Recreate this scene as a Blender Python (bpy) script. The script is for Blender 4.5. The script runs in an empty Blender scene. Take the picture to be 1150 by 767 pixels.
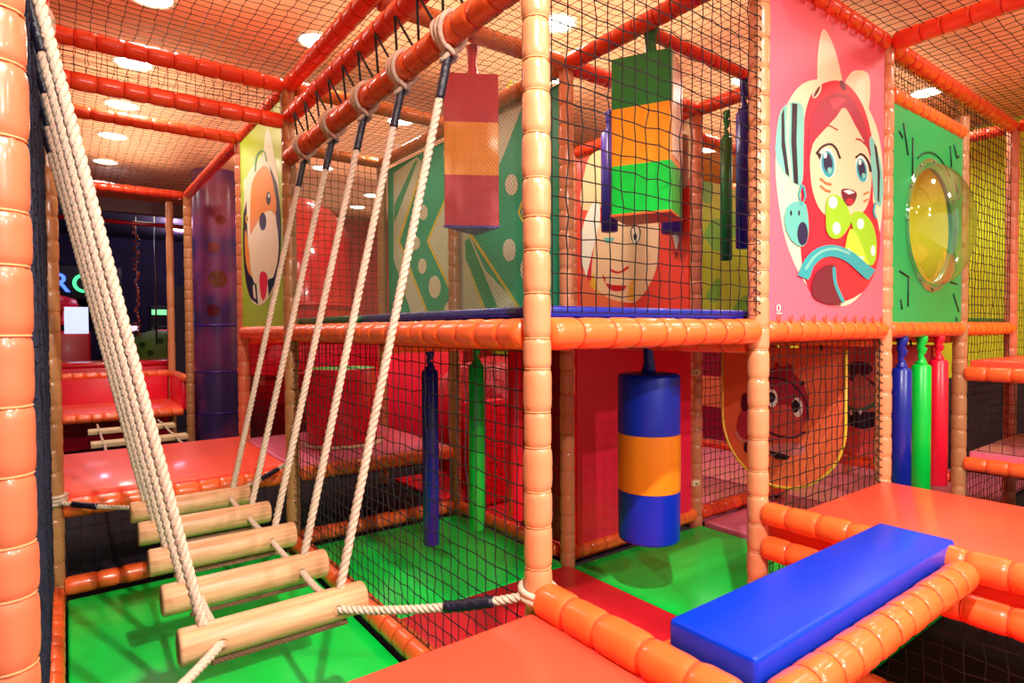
import bpy, bmesh, math, random
from mathutils import Vector, Matrix, Euler
from mathutils.geometry import tessellate_polygon
random.seed(7)
PI = math.pi
S = bpy.context.scene
COL = S.collection

# ------------------------------------------------------------ camera
cam_d = bpy.data.cameras.new('camera'); cam = bpy.data.objects.new('camera', cam_d); COL.objects.link(cam)
cam_d.sensor_width = 36.0
cam_d.lens = 672.0 / 1150.0 * 36.0
cam_d.clip_start = 0.02
_yaw, _pit, _rol = math.radians(36.725), math.radians(-1.209), math.radians(-0.316)
_fw = Vector((math.sin(_yaw)*math.cos(_pit), math.cos(_yaw)*math.cos(_pit), math.sin(_pit)))
_rt = Vector((math.cos(_yaw), -math.sin(_yaw), 0)); _up = _rt.cross(_fw)
_rt2 = _rt*math.cos(_rol) + _up*math.sin(_rol); _up2 = _up*math.cos(_rol) - _rt*math.sin(_rol)
_m = Matrix((( _rt2.x, _up2.x, -_fw.x, 0.0665), (_rt2.y, _up2.y, -_fw.y, -1.5163), (_rt2.z, _up2.z, -_fw.z, 1.4953), (0,0,0,1)))
cam.matrix_world = _m
S.camera = cam
# ------------------------------------------------------------ view and world
S.view_settings.view_transform = 'Standard'; S.view_settings.look = 'None'
S.view_settings.gamma = 1.0; S.view_settings.use_curve_mapping = False
S.view_settings.exposure = -0.22
S.cycles.use_denoising = True
S.cycles.max_bounces = 8; S.cycles.diffuse_bounces = 4; S.cycles.glossy_bounces = 3
S.cycles.transparent_max_bounces = 12; S.cycles.transmission_bounces = 6
S.cycles.sample_clamp_indirect = 4.0
S.cycles.caustics_reflective = False; S.cycles.caustics_refractive = False
w = bpy.data.worlds.new('ambient_fill'); S.world = w; w.use_nodes = True
w.node_tree.nodes['Background'].inputs[0].default_value = (1.0, 0.90, 0.80, 1)
w.node_tree.nodes['Background'].inputs[1].default_value = 0.65  # soft warm fill added, entering by the open side behind the viewer
CEIL = 3.55
DOWN = [  # the ceiling's downlights, and fill lamps added behind the viewer: x, y, watts, radius
    (0.52, 2.78, 28), (0.52, 3.92, 90), (0.51, 4.97, 50), (0.50, 6.05, 50), (0.49, 7.25, 50), (0.47, 8.50, 40),
    (2.74, 1.55, 60), (1.53, 2.74, 50), (2.74, 3.88, 55), (3.30, 2.20, 45), (3.85, 7.11, 40), (4.01, 8.06, 30), (2.71, 6.01, 45),
    (6.03, 2.66, 90), (6.14, 0.54, 110), (4.60, -0.90, 80), (2.20, -1.30, 130), (0.70, -4.30, 420), (3.20, -3.60, 380), (5.90, -2.20, 70),
    (0.56, -1.55, 560), (4.6, 1.3, 45), (5.2, 4.2, 40), (2.30, -5.60, 420)]
for i, (x, y, e) in enumerate(DOWN):
    l = bpy.data.lights.new('downlight_lamp', 'SPOT'); l.energy = e*1.0; l.spot_size = math.radians(165); l.spot_blend = 0.6
    l.shadow_soft_size = 0.035 if (y < -3 or e > 400) else 0.09; l.color = (1.0, 0.92, 0.82)
    o = bpy.data.objects.new('downlight_lamp', l); o.location = (x, y, CEIL-0.06); COL.objects.link(o)
    if y < -4:   # added fill lamps behind the viewer, aimed at the bridge and red board
        l.spot_size = math.radians(80); l.spot_blend = .5; o.rotation_euler = ((Vector((.7, .9, 0)) if x < 2 else Vector((2.6, 1.0, .8))) - Vector((x, y, CEIL))).to_track_quat('-Z', 'Y').to_euler()

for (x, y, sx, sy, e) in ((.6, 1.2, 1.0, 2.4, 26), (.6, 5.4, 1.0, 3.4, 26), (2.6, 1.6, 2.2, 2.2, 32), (2.6, 5.0, 2.4, 2.6, 26), (5.2, 1.4, 2.2, 2.2, 24), (3.4, -1.6, 2.6, 2.2, 34), (5.9, -1.8, 1.8, 2.6, 22), (3.4,7.6,3,2,12)):
    l = bpy.data.lights.new('ceiling_fill', 'AREA'); l.shape = 'RECTANGLE'; l.size = sx; l.size_y = sy; l.energy = e; l.color = (1.0, .86, .70)
    o = bpy.data.objects.new('ceiling_fill', l); o.location = (x, y, 3.23); o.rotation_euler = (PI, 0, 0); COL.objects.link(o)  # added upward fill above the roof nets for the ceiling's glow

# ------------------------------------------------------------ materials
def lin(c): return tuple(((v/255)/12.92 if v/255 <= .04045 else ((v/255+.055)/1.055)**2.4) for v in c)
MATS = {}
def mat(name, rgb, rough=0.45, bump=0.0, bscale=8.0, metal=0.0, emit=0.0, coat=0.0, var=0.0, vscale=3.0, spec=.5):
    if name in MATS: return MATS[name]
    m = bpy.data.materials.new(name); m.use_nodes = True; nt = m.node_tree; b = nt.nodes['Principled BSDF']
    c = (*lin(rgb), 1)
    b.inputs['Base Color'].default_value = c; b.inputs['Roughness'].default_value = rough; b.inputs['Metallic'].default_value = metal; b.inputs['Specular IOR Level'].default_value = spec
    if coat: b.inputs['Coat Weight'].default_value = coat; b.inputs['Coat Roughness'].default_value = 0.12
    if emit: b.inputs['Emission Color'].default_value = c; b.inputs['Emission Strength'].default_value = emit
    if bump or var: tc = nt.nodes.new('ShaderNodeTexCoord')
    if var:
        n = nt.nodes.new('ShaderNodeTexNoise'); n.inputs['Scale'].default_value = vscale; n.inputs['Detail'].default_value = 4
        r = nt.nodes.new('ShaderNodeMapRange'); r.inputs['To Min'].default_value = 1-var; r.inputs['To Max'].default_value = 1+var
        r.inputs['From Min'].default_value = .3; r.inputs['From Max'].default_value = .7
        h = nt.nodes.new('ShaderNodeHueSaturation'); h.inputs['Color'].default_value = c
        nt.links.new(tc.outputs['Object'], n.inputs['Vector']); nt.links.new(n.outputs['Fac'], r.inputs['Value'])
        nt.links.new(r.outputs[0], h.inputs['Value']); nt.links.new(h.outputs[0], b.inputs['Base Color'])
    if bump:
        n = nt.nodes.new('ShaderNodeTexNoise'); n.inputs['Scale'].default_value = bscale; n.inputs['Detail'].default_value = 3
        bp = nt.nodes.new('ShaderNodeBump'); bp.inputs['Strength'].default_value = bump; bp.inputs['Distance'].default_value = 0.02
        nt.links.new(tc.outputs['Object'], n.inputs['Vector']); nt.links.new(n.outputs['Fac'], bp.inputs['Height'])
        nt.links.new(bp.outputs[0], b.inputs['Normal'])
    MATS[name] = m; return m
def vinyl(name, rgb, rough=.32, bump=.25, bs=9): return mat(name, rgb, rough, bump, bs, coat=(.05 if name.startswith('foam') else .3), var=.05, vscale=2.5)
M_post = vinyl('post_vinyl_peach', (224,148,102)); M_postB = vinyl('post_vinyl_tan', (186,130,84)); M_seamP = mat('seam_cord_tan', (212,148,98), .7)
M_postR = vinyl('post_vinyl_rose', (212,122,88))
M_postN = vinyl('post_vinyl_peach_dimmed', (206,114,78)); M_beam = vinyl('beam_vinyl_orange', (255,108,48)); M_seamB = mat('seam_cord_orange', (232,70,24), .7)  # nearest post's peach is darkened in the colour to offset close lamps
M_roof = vinyl('roof_beam_vinyl_shaded_orange', (246,76,38)); M_seamR = mat('seam_cord_red', (205,45,22), .7)  # beam orange reddened for the roof; its shade is put into the colour
M_tan = vinyl('beam_vinyl_amber', (226,128,60))
M_orange = vinyl('mat_orange', (255,88,62), .42, .05, 2); M_red = vinyl('mat_red', (244,36,52), .40, .04, 2)
M_green = mat('mat_green', (0,240,84), .30, .02, 1.5, spec=.3, var=.03); M_pink = vinyl('mat_pink', (236,120,150), .35, .1, 4)
M_blue = vinyl('foam_blue', (0,48,206), .40, .04, 3); M_navy = vinyl('foam_navy', (16,34,150), .30, .1, 5)
M_yel = vinyl('foam_amber', (255,158,30), .35, .08, 4); M_crim = vinyl('foam_crimson', (200,0,38), .45, .04, 4)
M_fgreen = vinyl('foam_green', (0,214,66), .35, .08, 4); M_dkgreen = vinyl('foam_dark_green', (16,120,48), .35, .08, 4)
M_rollred = vinyl('foam_red', (242,22,54), .32, .08, 4); M_violet = vinyl('foam_violet', (62,34,140), .35)
M_cream = vinyl('foam_cream', (240,216,180), .35)
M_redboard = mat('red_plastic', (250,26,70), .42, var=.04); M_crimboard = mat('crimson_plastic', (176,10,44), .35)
M_tube = mat('red_tube_plastic', (226,20,34), .18, coat=.5)
M_net = mat('net_cord_black', (14,16,20), .7); M_fnet = mat('fine_net_cord', (84,88,76), .9); M_curt = mat('side_net_navy', (22,24,48), .8)
M_rope = mat('rope_cream', (218,194,172), .8, .3, 120, var=.10, vscale=40); M_tape = mat('tape_navy', (24,24,44), .4, .3, 60)
M_ropeB = mat('rope_brown', (150,112,84), .9, .3, 90)
M_ceil = mat('ceiling_peach', (250,178,130), .8, var=.03, vscale=.6); M_lamp = mat('lamp_glow', (255,244,226), .5, emit=14)
M_steel = mat('steel', (150,150,150), .35, metal=1)
M_dark = mat('dark_carpet', (30,20,34), .9, var=.2, vscale=6); M_black = mat('black', (12,12,16), .5)
M_plank = mat('pale_plank', (226,206,160), .6, var=.08, vscale=12)

def wood_mat():
    m = bpy.data.materials.new('turned_pine'); m.use_nodes = True; nt = m.node_tree; b = nt.nodes['Principled BSDF']
    tc = nt.nodes.new('ShaderNodeTexCoord'); mp = nt.nodes.new('ShaderNodeMapping'); mp.inputs['Scale'].default_value = (2.2, 30, 30)
    n = nt.nodes.new('ShaderNodeTexNoise'); n.inputs['Scale'].default_value = 2.0; n.inputs['Detail'].default_value = 6; n.inputs['Distortion'].default_value = .4
    cr = nt.nodes.new('ShaderNodeValToRGB'); cr.color_ramp.elements[0].position = .3; cr.color_ramp.elements[0].color = (*lin((204,144,100)),1)
    cr.color_ramp.elements[1].position = .7; cr.color_ramp.elements[1].color = (*lin((236,188,142)),1)
    nt.links.new(tc.outputs['Object'], mp.inputs[0]); nt.links.new(mp.outputs[0], n.inputs['Vector']); nt.links.new(n.outputs['Fac'], cr.inputs[0])
    nt.links.new(cr.outputs[0], b.inputs['Base Color']); b.inputs['Roughness'].default_value = .42
    return m
M_wood = wood_mat()
def glass_mat():
    m = bpy.data.materials.new('clear_acrylic'); m.use_nodes = True; nt = m.node_tree; nt.nodes.remove(nt.nodes['Principled BSDF'])
    out = nt.nodes['Material Output']; t = nt.nodes.new('ShaderNodeBsdfTransparent'); t.inputs[0].default_value = (.93,.95,.93,1)
    g = nt.nodes.new('ShaderNodeBsdfGlossy'); g.inputs['Roughness'].default_value = .04
    f = nt.nodes.new('ShaderNodeLayerWeight'); f.inputs['Blend'].default_value = .32
    r = nt.nodes.new('ShaderNodeMapRange'); r.inputs['To Min'].default_value = .05; r.inputs['To Max'].default_value = .75
    x = nt.nodes.new('ShaderNodeMixShader'); nt.links.new(f.outputs['Facing'], r.inputs['Value']); nt.links.new(r.outputs[0], x.inputs[0])
    nt.links.new(t.outputs[0], x.inputs[1]); nt.links.new(g.outputs[0], x.inputs[2]); nt.links.new(x.outputs[0], out.inputs[0])
    return m
M_glass = glass_mat()
def spots_mat(name, base, spot, scale, thr):
    m = bpy.data.materials.new(name); m.use_nodes = True; nt = m.node_tree; b = nt.nodes['Principled BSDF']
    tc = nt.nodes.new('ShaderNodeTexCoord'); v = nt.nodes.new('ShaderNodeTexNoise'); v.inputs['Scale'].default_value = scale; v.inputs['Detail'].default_value = 0
    cr = nt.nodes.new('ShaderNodeValToRGB'); cr.color_ramp.interpolation = 'CONSTANT'
    cr.color_ramp.elements[0].color = (*lin(base),1); cr.color_ramp.elements[1].position = thr; cr.color_ramp.elements[1].color = (*lin(spot),1)
    nt.links.new(tc.outputs['Object'], v.inputs['Vector']); nt.links.new(v.outputs['Fac'], cr.inputs[0]); nt.links.new(cr.outputs[0], b.inputs['Base Color'])
    b.inputs['Roughness'].default_value = .5; return m
M_limespot = spots_mat('lime_board_with_leaf_spots', (206,214,52), (130,196,60), 3.2, .58)
AC = dict(cream=(246,226,188), cream2=(252,238,206), cream3=(250,224,186), red=(232,30,60), maroon=(110,16,52), teal=(120,200,188), teal2=(46,166,176), ink=(26,18,40),
    skin=(252,208,168), hair=(172,20,62), hair2=(214,50,80), white=(255,248,238), navy=(30,26,74), blush=(206,120,76), robot=(96,190,180), lime=(150,210,46),
    lime2=(190,224,70), orange=(242,140,40), gold=(248,184,60), green=(60,150,60), pale=(252,214,160), tan=(250,120,80), redlip=(214,20,40), mred=(182,42,66), mdark=(84,18,44),
    mdark2=(226,84,76), pinkl=(226,130,130), tan2=(196,92,76), green2=(70,110,90), sage=(214,232,208), sagel=(228,238,214), yellow=(236,222,70), tealgreen=(24,178,128))
def amat(c): return mat('print_'+c, AC[c], .4)

# ------------------------------------------------------------ mesh helpers
class MB:
    def __init__(s): s.v=[]; s.f=[]; s.mi=[]; s.mats=[]; s.sm=[]
    def m(s, mt):
        if mt not in s.mats: s.mats.append(mt)
        return s.mats.index(mt)
    def add(s, vs, fs, mt, smooth=False):
        o=len(s.v); k=s.m(mt); s.v += [tuple(v) for v in vs]
        for f in fs: s.f.append(tuple(i+o for i in f)); s.mi.append(k); s.sm.append(smooth)
    def box(s, a, b, mt, bev=0.0):
        bm=bmesh.new(); bmesh.ops.create_cube(bm, size=1)
        c=[(a[i]+b[i])/2 for i in range(3)]; d=[abs(b[i]-a[i]) for i in range(3)]
        for v in bm.verts: v.co=Vector((c[0]+v.co.x*d[0], c[1]+v.co.y*d[1], c[2]+v.co.z*d[2]))
        if bev: bmesh.ops.bevel(bm, geom=bm.edges[:], offset=min(bev,min(d)*.45), segments=3, affect='EDGES', profile=.5)
        bm.verts.index_update(); s.add([v.co for v in bm.verts], [[v.index for v in f.verts] for f in bm.faces], mt, bool(bev)); bm.free()
    def tube(s, pts, r, mt, n=8, caps=True, smooth=True, rads=None):
        pts=[Vector(p) for p in pts]; vs=[]; fs=[]
        t0=(pts[1]-pts[0]).normalized(); ref=Vector((0,0,1)) if abs(t0.z)<.9 else Vector((1,0,0)); u=t0.cross(ref).normalized()
        for i,p in enumerate(pts):
            t=(pts[min(i+1,len(pts)-1)]-pts[max(i-1,0)]).normalized()
            u=(u-t*u.dot(t)).normalized(); w_=t.cross(u); rr=rads[i] if rads else r
            for k in range(n):
                a=2*PI*k/n; vs.append(p+u*(math.cos(a)*rr)+w_*(math.sin(a)*rr))
        for i in range(len(pts)-1):
            for k in range(n): fs.append((i*n+k, i*n+(k+1)%n, (i+1)*n+(k+1)%n, (i+1)*n+k))
        if caps: fs.append(tuple(range(n))[::-1]); fs.append(tuple(range((len(pts)-1)*n, len(pts)*n)))
        s.add(vs, fs, mt, smooth)
    def lathe(s, prof, mt, org=(0,0,0), axis='Z', n=32, smooth=True, close=True):
        vs=[]; fs=[]
        for (r,z) in prof:
            for k in range(n):
                a=2*PI*k/n; x,y=r*math.cos(a), r*math.sin(a)
                P=(x,y,z) if axis=='Z' else ((z,x,y) if axis=='X' else (y,z,x))
                vs.append((org[0]+P[0],org[1]+P[1],org[2]+P[2]))
        for i in range(len(prof)-1):
            for k in range(n): fs.append((i*n+k, i*n+(k+1)%n, (i+1)*n+(k+1)%n, (i+1)*n+k))
        if close: fs.append(tuple(range(n))[::-1]); fs.append(tuple(range((len(prof)-1)*n, len(prof)*n)))
        s.add(vs, fs, mt, smooth)
    def poly(s, pts3, off, mt, th=0.0):       # flat polygon; with thickness th along off
        tri=tessellate_polygon([[Vector(p) for p in pts3]]); off=Vector(off); n=len(pts3)
        vs=[Vector(p)+off*(1 if not th else 1) for p in pts3]
        if not th: s.add(vs, tri, mt); return
        vs2=[v-off.normalized()*th for v in vs]
        s.add(vs+vs2, [tuple(t) for t in tri]+[tuple(i+n for i in t[::-1]) for t in tri]+[(i,(i+1)%n,(i+1)%n+n,i+n) for i in range(n)], mt)
    def build(s, name, parent=None, loc=None):
        me=bpy.data.meshes.new(name)
        o_=Vector(loc) if loc is not None else (Vector(parent.location) if parent else Vector((0,0,0)))
        if parent and parent.parent: o_=o_+parent.parent.location
        me.from_pydata([tuple(Vector(v)-o_) for v in s.v], [], s.f)
        for m_ in s.mats: me.materials.append(m_)
        me.polygons.foreach_set('material_index', s.mi); me.polygons.foreach_set('use_smooth', s.sm); me.update()
        bm=bmesh.new(); bm.from_mesh(me); bmesh.ops.recalc_face_normals(bm, faces=bm.faces); bm.to_mesh(me); bm.free()
        o=bpy.data.objects.new(name, me); COL.objects.link(o)
        if parent: o.parent=parent
        elif loc is not None: o.location=loc
        return o
def tag(o, label=None, cat=None, group=None, kind=None):
    if label: o['label']=label
    if cat: o['category']=cat
    if group: o['group']=group
    if kind: o['kind']=kind
    return o
def thing(name, label, cat, loc, group=None):
    o=bpy.data.objects.new(name, None); COL.objects.link(o); o.location=loc; o.empty_display_size=.1
    return tag(o, label, cat, group)
def tree(o):
    r=[o]
    for c in list(o.children): r+=tree(c)
    return r
def copy_thing(src, delta, label, group=None):
    def rec(o, par):
        c=o.copy(); COL.objects.link(c); c.parent=par
        for ch in list(o.children): rec(ch, c)
        return c
    kids=list(src.children); r=src.copy(); COL.objects.link(r); r.location=Vector(src.location)+Vector(delta); r['label']=label
    if group: r['group']=group
    for ch in kids: rec(ch, r)
    return r

# padded, cinched tube between two points: bulging segments with a cord seam between them
def padded(mb, a, b, r, mt, seam, seg=.13, n=22, seed=0, wr=.05):
    rnd=random.Random(seed*7919+13); a=Vector(a); b=Vector(b); L=(b-a).length; t=(b-a)/L
    ref=Vector((0,0,1)) if abs(t.z)<.9 else Vector((1,0,0)); u=t.cross(ref).normalized(); w_=t.cross(u)
    ns=max(1,round(L/seg)); cuts=[0]+[(i+rnd.uniform(-.14,.14))/ns for i in range(1,ns)]+[1]
    prof=[]
    for i in range(ns):
        x0,x1=cuts[i]*L,cuts[i+1]*L; h=x1-x0; k=rnd.uniform(.98,1.03)
        for f,q in ((0.0,.88),(.03,.90),(.08,.965),(.18,1.0),(.34,1.015),(.5,1.0),(.66,1.015),(.82,1.0),(.92,.965),(.97,.90)):
            prof.append((x0+h*f, r*q*k, min(f,1-f)))
    prof.append((L, r*.88, 0)); ph=[rnd.uniform(0,6.28) for _ in range(8)]; vs=[]; fs=[]
    for j,(x,rr,e) in enumerate(prof):
        for q in range(n):
            an=2*PI*q/n; am=wr*max(0,(.22-e))/.22
            wv=math.sin(an*6+ph[(j//10)%8])*.5+math.sin(an*9+ph[(j//10+3)%8])*.5
            R=rr*(1+am*wv*(0 if e==0 else 1)+ .012*math.sin(an*2+ph[j//10%8]))
            vs.append(a+t*x+u*(math.cos(an)*R)+w_*(math.sin(an)*R))
    for j in range(len(prof)-1):
        for q in range(n): fs.append((j*n+q, j*n+(q+1)%n, (j+1)*n+(q+1)%n, (j+1)*n+q))
    fs.append(tuple(range(n))[::-1]); fs.append(tuple(range((len(prof)-1)*n, len(prof)*n)))
    mb.add(vs, fs, mt, True)
    for i in range(1,ns):
        p=a+t*(cuts[i]*L); ring=[p+u*(math.cos(2*PI*q/16)*r*.915)+w_*(math.sin(2*PI*q/16)*r*.915) for q in range(17)]
        mb.tube(ring, .0028, seam, n=5, caps=False)
_pc=[0]
def post(x, y, label, z0=-.05, z1=3.14, r=.046, mt=None, seg=.13, group=None):
    _pc[0]+=1; mb=MB(); padded(mb, (x,y,z0), (x,y,z1), r, mt or M_post, M_seamP, seg, seed=_pc[0])
    return tag(mb.build('padded_post', loc=(x,y,z0)), label, 'padded post', group)
def beam(a, b, label, r=.050, mt=None, seam=None, seg=.13, group=None, name='padded_beam'):
    _pc[0]+=1; mb=MB(); padded(mb, a, b, r, mt or M_beam, seam or M_seamB, seg, seed=_pc[0], n=20)
    return tag(mb.build(name, loc=a), label, 'padded beam', group)
# knotted net between four corners (p00 origin, U and V edge vectors)
def net(p, U, V, label, cu=.065, cv=.064, r=.0022, sag=0.0, mt=None, ties=(), jit=.006, knots=True, name='safety_net', seed=1, group=None):
    rnd=random.Random(seed*31+5); p=Vector(p); U=Vector(U); V=Vector(V); nu=max(1,round(U.length/cu)); nv=max(1,round(V.length/cv))
    N=U.cross(V).normalized(); mb=MB(); P={}; mt=mt or M_net
    uu=U.normalized(); vv=V.normalized()
    for i in range(nu+1):
        for j in range(nv+1):
            s_,t_=i/nu,j/nv; q=p+U*s_+V*t_
            e=0 if i in(0,nu) or j in(0,nv) else 1
            q=q+uu*(rnd.uniform(-jit,jit)*e)+vv*(rnd.uniform(-jit,jit)*e)+N*(rnd.uniform(-jit,jit)*.7*e)
            q.z-=sag*4*s_*(1-s_)*4*t_*(1-t_)*.5; P[i,j]=q
    def cord(a,b):
        d=(b-a); L=d.length
        if L<1e-6: return
        d/=L; ref=N if abs(d.dot(N))<.9 else uu; x=d.cross(ref).normalized()*r; y=d.cross(x).normalized()*r; vs=[]
        for q in (a,b):
            vs += [q+x, q-x*.5+y*.87, q-x*.5-y*.87]
        mb.add(vs, [(0,1,4,3),(1,2,5,4),(2,0,3,5)], mt)
    for i in range(nu+1):
        for j in range(nv+1):
            if i<nu: cord(P[i,j],P[i+1,j])
            if j<nv: cord(P[i,j],P[i,j+1])
            if knots and 0<i<nu and 0<j<nv:
                k=r*1.9; q=P[i,j]
                mb.add([q+uu*k,q-uu*k,q+vv*k,q-vv*k,q+N*k,q-N*k], [(0,2,4),(2,1,4),(1,3,4),(3,0,4),(2,0,5),(1,2,5),(3,1,5),(0,3,5)], mt)
    o=mb.build(name, loc=tuple(p)); tag(o, label, 'net', group)
    if ties:
        tb=MB()
        for side in ties:
            if side in 'lr': base=[p+(U if side=='r' else Vector())+V*(k/(V.length/.11)) for k in range(1,int(V.length/.11))]; out=uu*(1 if side=='r' else -1); along=vv
            else: base=[p+(V if side=='t' else Vector())+U*(k/(U.length/.09)) for k in range(1,int(U.length/.09))]; out=vv*(1 if side=='t' else -1); along=uu
            if side in 'lr':
                e0=p+(U if side=='r' else Vector()); L_=V.length; K=int(L_/.045*8)
                tb.tube([e0+vv*(L_*k/K)+out*(.012*math.cos(k*PI/4)+.006)+N*(.014*math.sin(k*PI/4))+out*rnd.uniform(-.002,.002) for k in range(K+1)], .0026, mt, n=5); continue
            for q in base:
                q=q+along*rnd.uniform(-.02,.02); a_=rnd.uniform(-.02,.02); w_=.010
                tb.tube([q-out*.01-N*.004, q+N*w_*.8+out*.02, q+N*w_+out*.028+along*a_], .0020, mt, n=5)
                tb.tube([q+N*w_*.9+out*.02, q+N*w_*1.3+out*.015+along*(a_+.02), q+N*w_*1.5-out*.01+along*(a_+.03)], .0022, mt, n=5)
        tb.build('tie_cord', parent=o)['kind']='stuff'
    return o
def slab(a, b, mt, label, bev=.012, name='floor_mat', cat='mat', group=None):
    mb=MB(); mb.box(a,b,mt,bev); return tag(mb.build(name, loc=((a[0]+b[0])/2,(a[1]+b[1])/2,a[2])), label, cat, group)
def art(mb, key, org, U, N, step=.00012, base=.0024):
    org=Vector(org); U=Vector(U); Z=Vector((0,0,1)); N=Vector(N)
    for k,(c,pts) in enumerate(ART[key]):
        P=[org+U*u+Z*z for u,z in pts]
        if key!='stripe' and (c not in ('white','ink') or len(P)>6): P=smooth_loop(P)
        try: mb.poly(P, N*(base+k*step), amat(c))
        except Exception: pass
def smooth_loop(P, k=3):
    if len(P)<5 or len(P)>26: return P
    out=[]; n=len(P)
    for i in range(n):
        a,b,c,d=P[i-1],P[i],P[(i+1)%n],P[(i+2)%n]
        sharp=(b-a).angle(c-b,0)>1.9 or (c-b).angle(d-c,0)>1.9
        for j in range(k if not sharp else 1):
            t=j/k; out.append(.5*((2*b)+(c-a)*t+(2*a-5*b+4*c-d)*t*t+(3*b-a-3*c+d)*t**3))
    return out
M_bench = mat('bench_vinyl_blue', (0,56,212), .34, spec=.25)
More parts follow.
